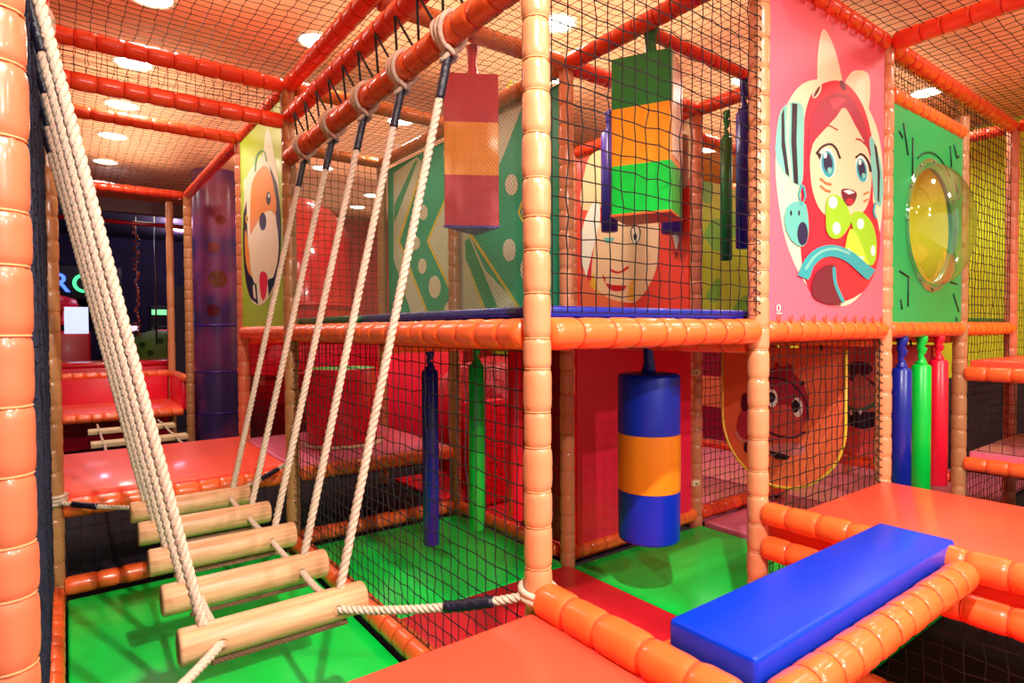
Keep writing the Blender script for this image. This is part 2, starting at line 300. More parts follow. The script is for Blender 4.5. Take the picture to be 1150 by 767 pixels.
ART = {
  'girl': [
    ('cream', [(0.118,0.814),(0.119,0.69),(0.151,0.55),(0.207,0.409),(0.322,0.267),(0.488,0.159),(0.693,0.109),(0.874,0.122),(1.044,0.21),(1.165,0.362),(1.243,0.572),(1.275,0.807),(1.236,1.031),(1.141,1.165),(0.963,1.26),(0.689,1.271),(0.416,1.206),(0.258,1.1),(0.155,0.945)]),
    ('cream', [(0.513,1.202),(0.502,1.346),(0.528,1.455),(0.564,1.501),(0.62,1.481),(0.697,1.411),(0.767,1.262),(0.642,1.205)]),
    ('cream', [(0.787,1.257),(0.857,1.354),(0.961,1.395),(1.059,1.404),(1.093,1.353),(1.083,1.237),(1.019,1.116),(0.891,1.162)]),
    ('cream2', [(0.91,1.286),(0.962,1.346),(1.026,1.352),(1.038,1.291),(0.985,1.206)]),
    ('red', [(0.344,0.615),(0.351,0.875),(0.383,1.042),(0.46,1.168),(0.604,1.246),(0.738,1.283),(0.868,1.276),(1.007,1.211),(1.108,1.084),(1.157,0.892),(1.137,0.713),(1.232,0.535),(1.2,0.349),(1.022,0.19),(0.655,0.113),(0.426,0.184),(0.347,0.355)]),
    ('cream', [(0.528,1.176),(0.512,1.159),(0.494,1.145),(0.477,1.136),(0.462,1.132),(0.452,1.136),(0.449,1.145),(0.453,1.159),(0.463,1.176),(0.478,1.193),(0.496,1.207),(0.514,1.217),(0.529,1.22),(0.539,1.217),(0.542,1.207),(0.538,1.193)]),
    ('maroon', [(0.508,1.171),(0.495,1.158),(0.482,1.147),(0.472,1.14),(0.465,1.138),(0.462,1.141),(0.465,1.148),(0.472,1.159),(0.483,1.172),(0.496,1.185),(0.508,1.196),(0.519,1.203),(0.526,1.206),(0.529,1.203),(0.526,1.195),(0.519,1.184)]),
    ('maroon', [(0.794,1.279),(0.802,1.271),(0.805,1.262),(0.801,1.253),(0.793,1.247),(0.781,1.244),(0.766,1.244),(0.752,1.248),(0.741,1.255),(0.733,1.263),(0.731,1.272),(0.734,1.28),(0.742,1.286),(0.754,1.289),(0.768,1.289),(0.782,1.286)]),
    ('teal', [(0.11,0.821),(0.14,0.975),(0.202,1.042),(0.29,1.074),(0.366,1.056),(0.367,0.878),(0.36,0.713),(0.31,0.68),(0.212,0.712),(0.141,0.752)]),
    ('ink', [(0.163,0.988),(0.186,1.026),(0.195,0.869),(0.236,0.712),(0.204,0.72),(0.164,0.843)]),
    ('ink', [(0.258,1.062),(0.307,1.069),(0.3,0.888),(0.319,0.685),(0.277,0.688),(0.251,0.879)]),
    ('cream', [(0.218,1.045),(0.234,1.053),(0.227,0.875),(0.261,0.703),(0.245,0.7),(0.211,0.872)]),
    ('teal', [(1.086,1.05),(1.154,1.042),(1.237,0.93),(1.275,0.807),(1.241,0.69),(1.159,0.721),(1.111,0.885)]),
    ('ink', [(1.143,1.03),(1.178,1.021),(1.227,0.877),(1.218,0.708),(1.194,0.715),(1.192,0.872)]),
    ('skin', [(0.438,0.724),(0.428,0.832),(0.454,0.916),(0.597,1.028),(0.779,1.167),(0.923,1.097),(1.054,0.999),(1.111,0.885),(1.102,0.744),(1.037,0.646),(0.899,0.582),(0.698,0.547),(0.547,0.581),(0.474,0.644)]),
    ('hair', [(0.411,0.794),(0.41,0.951),(0.478,1.079),(0.596,1.172),(0.738,1.218),(0.869,1.224),(0.975,1.165),(1.064,1.075),(1.11,0.945),(1.032,1.01),(0.913,1.085),(0.789,1.155),(0.691,1.083),(0.552,0.983),(0.454,0.902)]),
    ('hair2', [(0.624,1.156),(0.719,1.195),(0.808,1.201),(0.759,1.167),(0.662,1.118)]),
    ('white', [(0.694,0.852),(0.694,0.822),(0.681,0.794),(0.657,0.772),(0.626,0.76),(0.593,0.76),(0.562,0.77),(0.539,0.791),(0.526,0.817),(0.526,0.846),(0.538,0.874),(0.561,0.896),(0.591,0.908),(0.625,0.91),(0.656,0.9),(0.68,0.88)]),
    ('teal2', [(0.679,0.845),(0.68,0.818),(0.67,0.794),(0.65,0.775),(0.624,0.764),(0.596,0.764),(0.571,0.774),(0.551,0.792),(0.54,0.816),(0.539,0.841),(0.549,0.866),(0.568,0.884),(0.593,0.895),(0.621,0.896),(0.647,0.887),(0.668,0.869)]),
    ('navy', [(0.656,0.844),(0.656,0.825),(0.65,0.807),(0.637,0.794),(0.62,0.786),(0.601,0.787),(0.584,0.794),(0.57,0.807),(0.563,0.825),(0.562,0.844),(0.568,0.861),(0.581,0.875),(0.597,0.882),(0.616,0.883),(0.634,0.876),(0.648,0.862)]),
    ('white', [(0.599,0.874),(0.598,0.868),(0.594,0.862),(0.588,0.857),(0.581,0.855),(0.573,0.855),(0.567,0.857),(0.563,0.862),(0.562,0.868),(0.563,0.874),(0.567,0.88),(0.573,0.884),(0.58,0.887),(0.587,0.887),(0.593,0.884),(0.597,0.88)]),
    ('teal', [(0.651,0.805),(0.65,0.798),(0.645,0.792),(0.637,0.788),(0.628,0.785),(0.619,0.785),(0.611,0.787),(0.606,0.792),(0.604,0.798),(0.606,0.804),(0.611,0.81),(0.619,0.814),(0.628,0.817),(0.637,0.817),(0.644,0.815),(0.65,0.811)]),
    ('ink', [(0.499,0.858),(0.534,0.89),(0.584,0.916),(0.641,0.93),(0.692,0.914),(0.731,0.875),(0.754,0.883),(0.714,0.924),(0.65,0.943),(0.575,0.925),(0.517,0.895),(0.48,0.862)]),
    ('ink', [(0.481,0.872),(0.544,0.869),(0.526,0.835)]),
    ('white', [(1.066,0.878),(1.069,0.85),(1.061,0.823),(1.041,0.803),(1.014,0.792),(0.984,0.791),(0.954,0.801),(0.931,0.82),(0.917,0.845),(0.913,0.873),(0.922,0.898),(0.941,0.918),(0.967,0.93),(0.997,0.931),(1.027,0.922),(1.051,0.903)]),
    ('teal2', [(1.055,0.87),(1.058,0.845),(1.051,0.822),(1.035,0.804),(1.012,0.794),(0.986,0.794),(0.96,0.803),(0.94,0.82),(0.927,0.843),(0.924,0.867),(0.931,0.89),(0.947,0.908),(0.969,0.918),(0.995,0.919),(1.021,0.91),(1.042,0.893)]),
    ('navy', [(1.033,0.871),(1.036,0.852),(1.032,0.835),(1.021,0.822),(1.006,0.815),(0.989,0.815),(0.971,0.822),(0.957,0.835),(0.948,0.852),(0.945,0.87),(0.949,0.887),(0.96,0.9),(0.975,0.907),(0.992,0.907),(1.009,0.9),(1.024,0.888)]),
    ('white', [(0.985,0.9),(0.984,0.894),(0.981,0.888),(0.975,0.884),(0.969,0.882),(0.962,0.882),(0.956,0.885),(0.953,0.889),(0.951,0.894),(0.952,0.9),(0.956,0.905),(0.962,0.909),(0.968,0.911),(0.975,0.911),(0.98,0.909),(0.984,0.905)]),
    ('teal', [(1.034,0.833),(1.033,0.828),(1.028,0.822),(1.021,0.818),(1.013,0.816),(1.004,0.815),(0.997,0.818),(0.993,0.822),(0.991,0.827),(0.992,0.833),(0.997,0.838),(1.004,0.843),(1.012,0.845),(1.021,0.845),(1.028,0.843),(1.033,0.839)]),
    ('ink', [(0.923,0.909),(0.97,0.935),(1.013,0.934),(1.065,0.905),(1.087,0.865),(1.114,0.871),(1.09,0.914),(1.031,0.945),(0.965,0.946),(0.907,0.916)]),
    ('hair', [(0.563,1.0),(0.624,1.025),(0.708,1.019),(0.715,1.026),(0.626,1.032),(0.558,1.005)]),
    ('hair', [(0.912,1.01),(0.974,1.016),(1.037,0.999),(1.048,1.006),(0.981,1.024),(0.915,1.017)]),
    ('blush', [(0.52,0.74),(0.577,0.725),(0.645,0.725),(0.651,0.736),(0.587,0.736),(0.534,0.75)]),
    ('blush', [(0.521,0.705),(0.577,0.689),(0.635,0.688),(0.642,0.698),(0.587,0.699),(0.533,0.714)]),
    ('blush', [(1.019,0.724),(1.085,0.747),(1.075,0.754),(1.009,0.731)]),
    ('blush', [(1.02,0.684),(1.075,0.706),(1.064,0.713),(1.009,0.692)]),
    ('maroon', [(0.754,0.717),(0.835,0.733),(0.928,0.726),(0.908,0.675),(0.846,0.644),(0.785,0.66)]),
    ('white', [(0.774,0.715),(0.845,0.729),(0.907,0.723),(0.835,0.704)]),
    ('red', [(0.887,0.672),(0.884,0.666),(0.875,0.66),(0.862,0.655),(0.846,0.652),(0.83,0.652),(0.817,0.653),(0.808,0.657),(0.805,0.663),(0.808,0.669),(0.817,0.675),(0.83,0.68),(0.846,0.683),(0.861,0.684),(0.875,0.682),(0.884,0.678)]),
    ('robot', [(0.19,0.483),(0.206,0.56),(0.286,0.599),(0.387,0.594),(0.414,0.461),(0.363,0.391),(0.255,0.408)]),
    ('ink', [(0.256,0.54),(0.255,0.535),(0.253,0.531),(0.25,0.528),(0.246,0.527),(0.242,0.527),(0.239,0.53),(0.237,0.533),(0.236,0.538),(0.237,0.543),(0.239,0.548),(0.242,0.551),(0.246,0.552),(0.249,0.552),(0.253,0.549),(0.255,0.545)]),
    ('ink', [(0.33,0.549),(0.329,0.544),(0.327,0.539),(0.324,0.536),(0.32,0.535),(0.316,0.535),(0.313,0.538),(0.311,0.542),(0.31,0.546),(0.311,0.551),(0.313,0.556),(0.316,0.559),(0.32,0.56),(0.324,0.56),(0.327,0.557),(0.329,0.553)]),
    ('navy', [(0.406,0.456),(0.402,0.434),(0.391,0.414),(0.374,0.401),(0.355,0.395),(0.335,0.398),(0.319,0.408),(0.308,0.426),(0.304,0.447),(0.308,0.469),(0.318,0.488),(0.334,0.502),(0.354,0.508),(0.373,0.505),(0.39,0.495),(0.401,0.477)]),
    ('teal2', [(0.336,0.689),(0.311,0.632),(0.342,0.58),(0.387,0.633),(0.369,0.684),(0.352,0.68),(0.37,0.632),(0.347,0.589),(0.327,0.635),(0.352,0.689)]),
    ('teal2', [(1.149,0.7),(1.126,0.646),(1.162,0.608),(1.184,0.614),(1.149,0.649),(1.171,0.701)]),
    ('lime', [(0.584,0.554),(0.592,0.641),(0.667,0.683),(0.775,0.664),(0.857,0.592),(0.848,0.539),(0.748,0.468),(0.651,0.455),(0.594,0.487)]),
    ('lime', [(0.857,0.583),(0.972,0.629),(1.116,0.58),(1.175,0.484),(1.165,0.377),(1.086,0.342),(0.954,0.442)]),
    ('lime2', [(0.848,0.52),(0.953,0.481),(1.086,0.342),(0.977,0.331),(0.799,0.377)]),
    ('white', [(0.706,0.646),(0.703,0.633),(0.692,0.621),(0.677,0.612),(0.659,0.608),(0.64,0.608),(0.625,0.613),(0.615,0.623),(0.611,0.634),(0.614,0.647),(0.624,0.659),(0.64,0.667),(0.658,0.672),(0.676,0.672),(0.692,0.667),(0.702,0.658)]),
    ('white', [(0.742,0.514),(0.739,0.501),(0.73,0.49),(0.715,0.482),(0.699,0.478),(0.682,0.479),(0.668,0.484),(0.658,0.494),(0.655,0.506),(0.658,0.519),(0.667,0.53),(0.681,0.539),(0.698,0.543),(0.715,0.542),(0.729,0.536),(0.739,0.527)]),
    ('white', [(1.016,0.565),(1.013,0.553),(1.004,0.543),(0.99,0.535),(0.974,0.531),(0.957,0.532),(0.943,0.537),(0.934,0.546),(0.931,0.557),(0.934,0.568),(0.943,0.578),(0.956,0.586),(0.973,0.59),(0.989,0.59),(1.003,0.585),(1.013,0.576)]),
    ('white', [(1.159,0.427),(1.157,0.416),(1.15,0.405),(1.141,0.398),(1.13,0.395),(1.12,0.397),(1.11,0.403),(1.104,0.412),(1.102,0.423),(1.104,0.435),(1.11,0.445),(1.119,0.452),(1.129,0.456),(1.14,0.454),(1.15,0.448),(1.156,0.439)]),
    ('white', [(0.82,0.408),(0.906,0.37),(1.018,0.372),(1.02,0.384),(0.918,0.381),(0.838,0.417)]),
    ('maroon', [(0.452,0.153),(0.478,0.262),(0.605,0.314),(0.691,0.31),(0.702,0.207),(0.752,0.11),(0.617,0.112)]),
    ('teal2', [(0.407,0.229),(0.462,0.298),(0.548,0.343),(0.664,0.361),(0.816,0.343),(0.966,0.291),(1.079,0.26),(1.163,0.318),(1.053,0.346),(0.884,0.4),(0.678,0.422),(0.495,0.392),(0.37,0.325),(0.306,0.247)]),
    ('teal', [(0.392,0.276),(0.46,0.332),(0.563,0.378),(0.698,0.396),(0.845,0.383),(0.854,0.398),(0.701,0.41),(0.553,0.389),(0.441,0.34),(0.371,0.282)]),
    ('teal2', [(0.655,0.297),(0.676,0.213),(0.766,0.121),(0.798,0.129),(0.708,0.219),(0.689,0.301)]),
    ('white', [(0.123,0.096),(0.143,0.098),(0.143,0.074),(0.126,0.074),(0.126,0.098),(0.119,0.098),(0.12,0.072),(0.149,0.073),(0.149,0.1),(0.123,0.1)]),
    ('white', [(0.115,0.059),(0.162,0.059),(0.162,0.063),(0.115,0.063)]),
  ],
  'dog': [
    ('cream', [(1.214,1.014),(1.14,1.223),(0.959,1.294),(0.607,1.319),(0.525,1.452),(0.451,1.478),(0.361,1.384),(0.237,1.138),(0.179,0.97),(0.154,0.81),(0.178,0.533),(0.321,0.336),(0.54,0.222),(0.799,0.191),(1.048,0.258),(1.217,0.453),(1.261,0.758)]),
    ('ink', [(1.231,0.979),(1.118,1.072),(1.105,0.798),(1.031,0.549),(0.843,0.383),(0.799,0.198),(1.019,0.25),(1.189,0.406),(1.265,0.683)]),
    ('ink', [(0.417,1.203),(0.241,1.045),(0.154,0.81),(0.178,0.533),(0.344,0.324),(0.489,0.247),(0.508,0.368),(0.364,0.39),(0.242,0.571),(0.293,0.896)]),
    ('cream', [(0.956,0.348),(0.899,0.373),(0.851,0.242),(0.933,0.26)]),
    ('orange', [(1.195,0.81),(1.135,0.802),(1.003,0.539),(0.952,0.419),(1.066,0.457),(1.178,0.585)]),
    ('orange', [(1.017,0.787),(0.969,1.117),(0.823,1.216),(0.586,1.234),(0.419,1.165),(0.31,1.026),(0.251,0.851),(0.413,0.805),(0.556,0.86),(0.736,0.846),(0.904,0.772)]),
    ('cream3', [(1.02,0.743),(0.902,0.8),(0.709,0.856),(0.53,0.883),(0.341,0.846),(0.225,0.696),(0.222,0.519),(0.365,0.377),(0.505,0.421),(0.629,0.437),(0.763,0.364),(0.926,0.389),(1.031,0.541)]),
    ('ink', [(0.522,0.808),(0.53,0.784),(0.553,0.765),(0.586,0.755),(0.624,0.756),(0.663,0.766),(0.696,0.785),(0.717,0.81),(0.723,0.838),(0.714,0.863),(0.69,0.881),(0.656,0.891),(0.617,0.89),(0.579,0.879),(0.548,0.859),(0.528,0.835)]),
    ('ink', [(0.392,0.958),(0.397,0.94),(0.411,0.927),(0.431,0.92),(0.455,0.92),(0.479,0.928),(0.498,0.942),(0.511,0.96),(0.515,0.98),(0.509,0.998),(0.495,1.011),(0.474,1.018),(0.45,1.017),(0.427,1.009),(0.408,0.995),(0.395,0.977)]),
    ('white', [(0.414,0.981),(0.416,0.976),(0.421,0.972),(0.429,0.97),(0.438,0.97),(0.447,0.973),(0.455,0.978),(0.46,0.984),(0.461,0.99),(0.459,0.996),(0.454,1.0),(0.446,1.002),(0.437,1.001),(0.428,0.998),(0.42,0.994),(0.415,0.988)]),
    ('gold', [(1.066,0.91),(1.07,0.896),(1.081,0.886),(1.097,0.88),(1.115,0.88),(1.133,0.886),(1.148,0.896),(1.158,0.909),(1.161,0.924),(1.156,0.937),(1.145,0.948),(1.129,0.953),(1.111,0.953),(1.093,0.947),(1.078,0.937),(1.068,0.924)]),
    ('ink', [(1.092,0.914),(1.094,0.907),(1.099,0.902),(1.106,0.899),(1.114,0.898),(1.122,0.901),(1.128,0.906),(1.133,0.913),(1.134,0.92),(1.132,0.927),(1.127,0.932),(1.12,0.935),(1.112,0.935),(1.104,0.932),(1.097,0.927),(1.093,0.921)]),
    ('red', [(0.733,0.424),(0.603,0.442),(0.507,0.387),(0.562,0.27),(0.64,0.226),(0.715,0.278)]),
    ('green', [(0.795,1.244),(0.764,1.333),(0.643,1.355),(0.553,1.323),(0.51,1.249),(0.463,1.241),(0.511,1.32),(0.669,1.373),(0.815,1.348),(0.848,1.257)]),
  ],
  'face': [
    ('pale', [(1.237,1.088),(1.176,1.492),(1.039,1.581),(0.823,1.567),(0.057,1.65),(0.049,1.14),(0.182,1.064),(0.741,1.092)]),
    ('tan', [(1.253,0.135),(1.251,0.564),(1.088,0.405),(0.743,0.23),(0.692,0.122)]),
    ('white', [(1.239,0.604),(1.25,0.828),(1.19,1.008),(1.086,1.128),(1.007,1.083),(1.019,0.847),(1.099,0.632),(1.181,0.46)]),
    ('red', [(1.181,0.46),(1.042,0.85),(0.997,0.844),(1.088,0.405)]),
    ('skin', [(1.1,0.406),(1.099,0.632),(1.03,0.88),(0.909,1.02),(0.741,1.054),(0.375,0.992),(0.339,0.808),(0.348,0.558),(0.421,0.377),(0.573,0.223),(0.743,0.222),(0.933,0.277)]),
    ('gold', [(1.134,0.392),(1.088,0.51),(1.032,0.346),(0.999,0.272)]),
    ('gold', [(0.682,0.235),(0.662,0.378),(0.583,0.41),(0.603,0.224)]),
    ('teal', [(0.964,0.8),(0.825,0.783),(0.846,0.754),(0.921,0.74)]),
    ('white', [(0.544,0.762),(0.547,0.737),(0.558,0.717),(0.573,0.704),(0.592,0.701),(0.611,0.709),(0.627,0.725),(0.637,0.748),(0.641,0.775),(0.637,0.8),(0.627,0.821),(0.611,0.833),(0.592,0.835),(0.573,0.828),(0.558,0.811),(0.547,0.788)]),
    ('ink', [(0.637,0.823),(0.591,0.853),(0.549,0.821),(0.549,0.749),(0.593,0.699),(0.626,0.752),(0.635,0.827),(0.647,0.828),(0.637,0.75),(0.591,0.69),(0.538,0.746),(0.538,0.822),(0.592,0.862),(0.645,0.831)]),
    ('ink', [(0.573,0.759),(0.574,0.747),(0.578,0.738),(0.585,0.733),(0.592,0.731),(0.6,0.734),(0.606,0.742),(0.61,0.752),(0.612,0.764),(0.61,0.775),(0.606,0.784),(0.599,0.79),(0.592,0.791),(0.585,0.788),(0.578,0.78),(0.574,0.77)]),
    ('white', [(0.224,0.785),(0.131,0.772),(0.148,0.663),(0.173,0.604)]),
    ('maroon', [(0.19,0.592),(0.156,0.588),(0.173,0.534)]),
    ('redlip', [(0.884,0.501),(0.807,0.471),(0.737,0.474),(0.665,0.507),(0.679,0.522),(0.748,0.491),(0.803,0.489),(0.874,0.517)]),
    ('redlip', [(0.944,0.396),(0.847,0.374),(0.682,0.356),(0.722,0.321),(0.816,0.318),(0.9,0.346)]),
    ('redlip', [(0.976,0.477),(0.933,0.443),(0.944,0.388)]),
  ],
  'monkey': [
    ('mred', [(0.206,0.691),(0.221,0.597),(0.266,0.511),(0.336,0.448),(0.422,0.416),(0.51,0.422),(0.588,0.468),(0.641,0.547),(0.66,0.646),(0.642,0.749),(0.589,0.838),(0.512,0.899),(0.424,0.923),(0.338,0.908),(0.268,0.859),(0.222,0.783)]),
    ('mred', [(0.449,0.879),(0.43,0.965),(0.386,0.931),(0.325,0.951),(0.325,0.874)]),
    ('mdark', [(0.604,0.8),(0.474,0.846),(0.329,0.821),(0.235,0.714),(0.218,0.602),(0.204,0.606),(0.222,0.722),(0.32,0.834),(0.474,0.861),(0.609,0.815)]),
    ('mdark2', [(0.24,0.566),(0.25,0.515),(0.281,0.469),(0.328,0.434),(0.384,0.416),(0.442,0.417),(0.492,0.439),(0.526,0.478),(0.538,0.528),(0.526,0.582),(0.493,0.629),(0.443,0.664),(0.385,0.679),(0.329,0.675),(0.282,0.652),(0.251,0.613)]),
    ('white', [(0.246,0.679),(0.246,0.654),(0.252,0.632),(0.262,0.616),(0.275,0.609),(0.289,0.61),(0.302,0.622),(0.312,0.641),(0.318,0.665),(0.318,0.69),(0.312,0.712),(0.302,0.728),(0.289,0.735),(0.275,0.733),(0.262,0.722),(0.252,0.703)]),
    ('ink', [(0.267,0.679),(0.269,0.663),(0.275,0.65),(0.283,0.64),(0.294,0.635),(0.304,0.637),(0.313,0.645),(0.319,0.658),(0.321,0.674),(0.319,0.69),(0.313,0.704),(0.304,0.714),(0.294,0.718),(0.284,0.716),(0.275,0.707),(0.269,0.695)]),
    ('white', [(0.417,0.718),(0.419,0.695),(0.428,0.675),(0.44,0.66),(0.454,0.654),(0.469,0.658),(0.482,0.67),(0.49,0.689),(0.493,0.712),(0.49,0.735),(0.482,0.756),(0.47,0.77),(0.455,0.776),(0.44,0.772),(0.428,0.76),(0.42,0.741)]),
    ('ink', [(0.432,0.723),(0.435,0.709),(0.441,0.697),(0.45,0.688),(0.461,0.684),(0.472,0.686),(0.481,0.693),(0.488,0.704),(0.49,0.718),(0.488,0.732),(0.482,0.745),(0.472,0.753),(0.461,0.757),(0.45,0.755),(0.441,0.748),(0.435,0.737)]),
    ('mdark', [(0.502,0.483),(0.418,0.458),(0.31,0.461),(0.231,0.508),(0.237,0.52),(0.312,0.475),(0.414,0.473),(0.496,0.498)]),
    ('ink', [(0.233,0.834),(0.234,0.828),(0.237,0.823),(0.242,0.819),(0.247,0.817),(0.252,0.818),(0.257,0.821),(0.26,0.826),(0.261,0.832),(0.26,0.837),(0.257,0.843),(0.252,0.846),(0.247,0.848),(0.242,0.847),(0.237,0.844),(0.234,0.839)]),
    ('mdark', [(0.633,0.661),(0.635,0.632),(0.641,0.607),(0.65,0.59),(0.66,0.583),(0.671,0.588),(0.68,0.603),(0.686,0.627),(0.688,0.656),(0.686,0.685),(0.68,0.711),(0.671,0.728),(0.661,0.735),(0.65,0.73),(0.641,0.714),(0.635,0.69)]),
    ('mred', [(0.723,0.48),(0.695,0.585),(0.633,0.592),(0.632,0.416),(0.688,0.421)]),
    ('pinkl', [(0.742,0.438),(0.695,0.384),(0.614,0.381),(0.609,0.407),(0.68,0.407),(0.718,0.456)]),
    ('pinkl', [(0.498,0.386),(0.263,0.44),(0.233,0.38),(0.353,0.337),(0.498,0.337)]),
    ('ink', [(0.485,0.357),(0.384,0.35),(0.328,0.341),(0.347,0.314),(0.428,0.306)]),
    ('ink', [(0.625,0.354),(0.627,0.339),(0.631,0.326),(0.638,0.317),(0.646,0.313),(0.653,0.315),(0.66,0.322),(0.665,0.333),(0.666,0.348),(0.665,0.363),(0.66,0.376),(0.654,0.385),(0.646,0.389),(0.638,0.387),(0.631,0.38),(0.627,0.368)]),
  ],
  'crew': [
    ('mdark', [(0.363,0.864),(0.37,0.842),(0.391,0.823),(0.424,0.808),(0.462,0.802),(0.501,0.804),(0.534,0.814),(0.557,0.832),(0.565,0.854),(0.557,0.877),(0.535,0.897),(0.501,0.911),(0.463,0.917),(0.424,0.914),(0.392,0.903),(0.371,0.885)]),
    ('mdark', [(0.544,0.775),(0.489,0.829),(0.343,0.752),(0.323,0.684),(0.408,0.705)]),
    ('tan2', [(0.522,0.667),(0.482,0.815),(0.408,0.784),(0.336,0.683),(0.322,0.543),(0.406,0.477),(0.521,0.507)]),
    ('ink', [(0.563,0.503),(0.341,0.527),(0.334,0.415),(0.439,0.373),(0.555,0.401)]),
    ('green2', [(0.562,0.534),(0.495,0.51),(0.403,0.535),(0.329,0.586),(0.341,0.61),(0.411,0.561),(0.493,0.539),(0.551,0.562)]),
    ('white', [(0.441,0.516),(0.442,0.508),(0.445,0.5),(0.449,0.495),(0.453,0.493),(0.458,0.494),(0.462,0.499),(0.464,0.505),(0.465,0.513),(0.465,0.522),(0.462,0.529),(0.458,0.534),(0.453,0.536),(0.449,0.535),(0.445,0.531),(0.442,0.524)]),
    ('white', [(0.51,0.501),(0.511,0.493),(0.513,0.486),(0.517,0.481),(0.521,0.478),(0.525,0.48),(0.529,0.484),(0.531,0.491),(0.532,0.499),(0.532,0.507),(0.529,0.515),(0.526,0.52),(0.521,0.522),(0.517,0.521),(0.514,0.516),(0.511,0.51)]),
    ('mdark2', [(0.541,0.374),(0.406,0.377),(0.34,0.414),(0.346,0.293),(0.472,0.253),(0.534,0.287)]),
    ('ink', [(0.204,0.748),(0.205,0.724),(0.211,0.704),(0.218,0.69),(0.228,0.684),(0.238,0.688),(0.246,0.701),(0.251,0.721),(0.253,0.745),(0.252,0.769),(0.246,0.789),(0.238,0.803),(0.229,0.809),(0.219,0.805),(0.211,0.792),(0.206,0.772)]),
  ],
  'stripe': [
    ('sage', [(2.585,0.581),(2.563,1.518),(2.082,1.562),(1.973,1.489),(2.483,0.849),(1.93,0.144),(2.232,0.145)]),
    ('yellow', [(1.973,1.489),(1.932,1.48),(2.436,0.843),(1.89,0.143),(1.93,0.144),(2.483,0.849)]),
    ('tealgreen', [(2.558,1.032),(2.554,1.205),(2.132,1.525),(2.054,1.533)]),
    ('tealgreen', [(2.585,0.581),(2.582,0.686),(2.231,0.169),(2.283,0.16)]),
    ('yellow', [(1.912,0.779),(1.451,1.239),(1.08,1.479),(0.653,1.776),(0.588,1.754),(1.08,1.425),(1.853,0.757),(1.321,0.135),(1.365,0.136)]),
    ('sage', [(1.865,0.774),(1.452,1.209),(1.08,1.452),(0.618,1.764),(0.412,1.719),(0.413,1.647),(0.527,1.535),(0.724,1.284),(1.139,0.826),(1.209,0.751),(0.992,0.45),(0.478,0.103),(1.321,0.135)]),
    ('tealgreen', [(1.274,0.702),(1.209,0.723),(0.795,0.111),(0.957,0.115),(1.265,0.558)]),
    ('yellow', [(0.576,0.82),(0.417,1.064),(0.418,1.027),(0.551,0.816),(0.421,0.648),(0.421,0.611)]),
    ('sage', [(0.534,0.813),(0.418,0.991),(0.421,0.673)]),
    ('yellow', [(1.219,0.752),(1.167,0.745),(0.507,0.104),(0.54,0.104)]),
    ('yellow', [(1.228,0.498),(1.197,0.466),(0.971,0.115),(1.006,0.116)]),
    ('sagel', [(1.881,1.028),(1.89,0.999),(1.914,0.979),(1.949,0.971),(1.988,0.976),(2.024,0.995),(2.048,1.024),(2.056,1.056),(2.047,1.085),(2.022,1.106),(1.986,1.113),(1.947,1.107),(1.912,1.087),(1.889,1.059)]),
    ('sagel', [(2.027,0.777),(2.041,0.748),(2.08,0.728),(2.137,0.72),(2.201,0.727),(2.26,0.748),(2.3,0.778),(2.314,0.811),(2.299,0.842),(2.257,0.862),(2.198,0.869),(2.135,0.86),(2.078,0.839),(2.04,0.81)]),
    ('sagel', [(1.662,0.358),(1.673,0.316),(1.703,0.284),(1.747,0.266),(1.795,0.269),(1.839,0.29),(1.869,0.327),(1.879,0.371),(1.867,0.414),(1.836,0.447),(1.791,0.463),(1.743,0.46),(1.701,0.437),(1.672,0.401)]),
    ('sagel', [(1.444,0.168),(1.453,0.145),(1.476,0.127),(1.509,0.117),(1.545,0.118),(1.579,0.129),(1.602,0.149),(1.61,0.173),(1.601,0.196),(1.578,0.214),(1.544,0.224),(1.507,0.222),(1.474,0.21),(1.452,0.191)]),
    ('sagel', [(1.46,1.446),(1.467,1.416),(1.487,1.395),(1.515,1.387),(1.546,1.394),(1.575,1.415),(1.594,1.446),(1.601,1.48),(1.593,1.51),(1.573,1.531),(1.544,1.539),(1.513,1.531),(1.485,1.51),(1.466,1.479)]),
    ('sagel', [(0.566,1.015),(0.573,0.983),(0.595,0.961),(0.626,0.952),(0.661,0.958),(0.692,0.979),(0.714,1.01),(0.722,1.045),(0.714,1.077),(0.691,1.1),(0.659,1.108),(0.625,1.101),(0.594,1.079),(0.573,1.049)]),
    ('sagel', [(0.595,0.557),(0.603,0.522),(0.625,0.496),(0.657,0.483),(0.692,0.486),(0.724,0.505),(0.746,0.537),(0.754,0.574),(0.745,0.609),(0.723,0.636),(0.69,0.648),(0.655,0.643),(0.624,0.624),(0.603,0.593)]),
    ('sagel', [(0.431,0.403),(0.437,0.371),(0.453,0.347),(0.476,0.334),(0.501,0.336),(0.524,0.352),(0.54,0.379),(0.546,0.413),(0.54,0.445),(0.523,0.47),(0.5,0.482),(0.474,0.479),(0.452,0.463),(0.436,0.436)]),
    ('sagel', [(0.412,1.258),(0.418,1.227),(0.433,1.206),(0.456,1.197),(0.481,1.203),(0.504,1.222),(0.52,1.252),(0.525,1.286),(0.519,1.317),(0.503,1.338),(0.48,1.347),(0.455,1.34),(0.432,1.32),(0.417,1.291)]),
    ('sagel', [(1.909,0.557),(1.918,0.528),(1.94,0.505),(1.973,0.494),(2.009,0.497),(2.042,0.513),(2.065,0.54),(2.073,0.572),(2.064,0.602),(2.04,0.624),(2.007,0.635),(1.97,0.631),(1.938,0.615),(1.916,0.588)]),
  ],
}
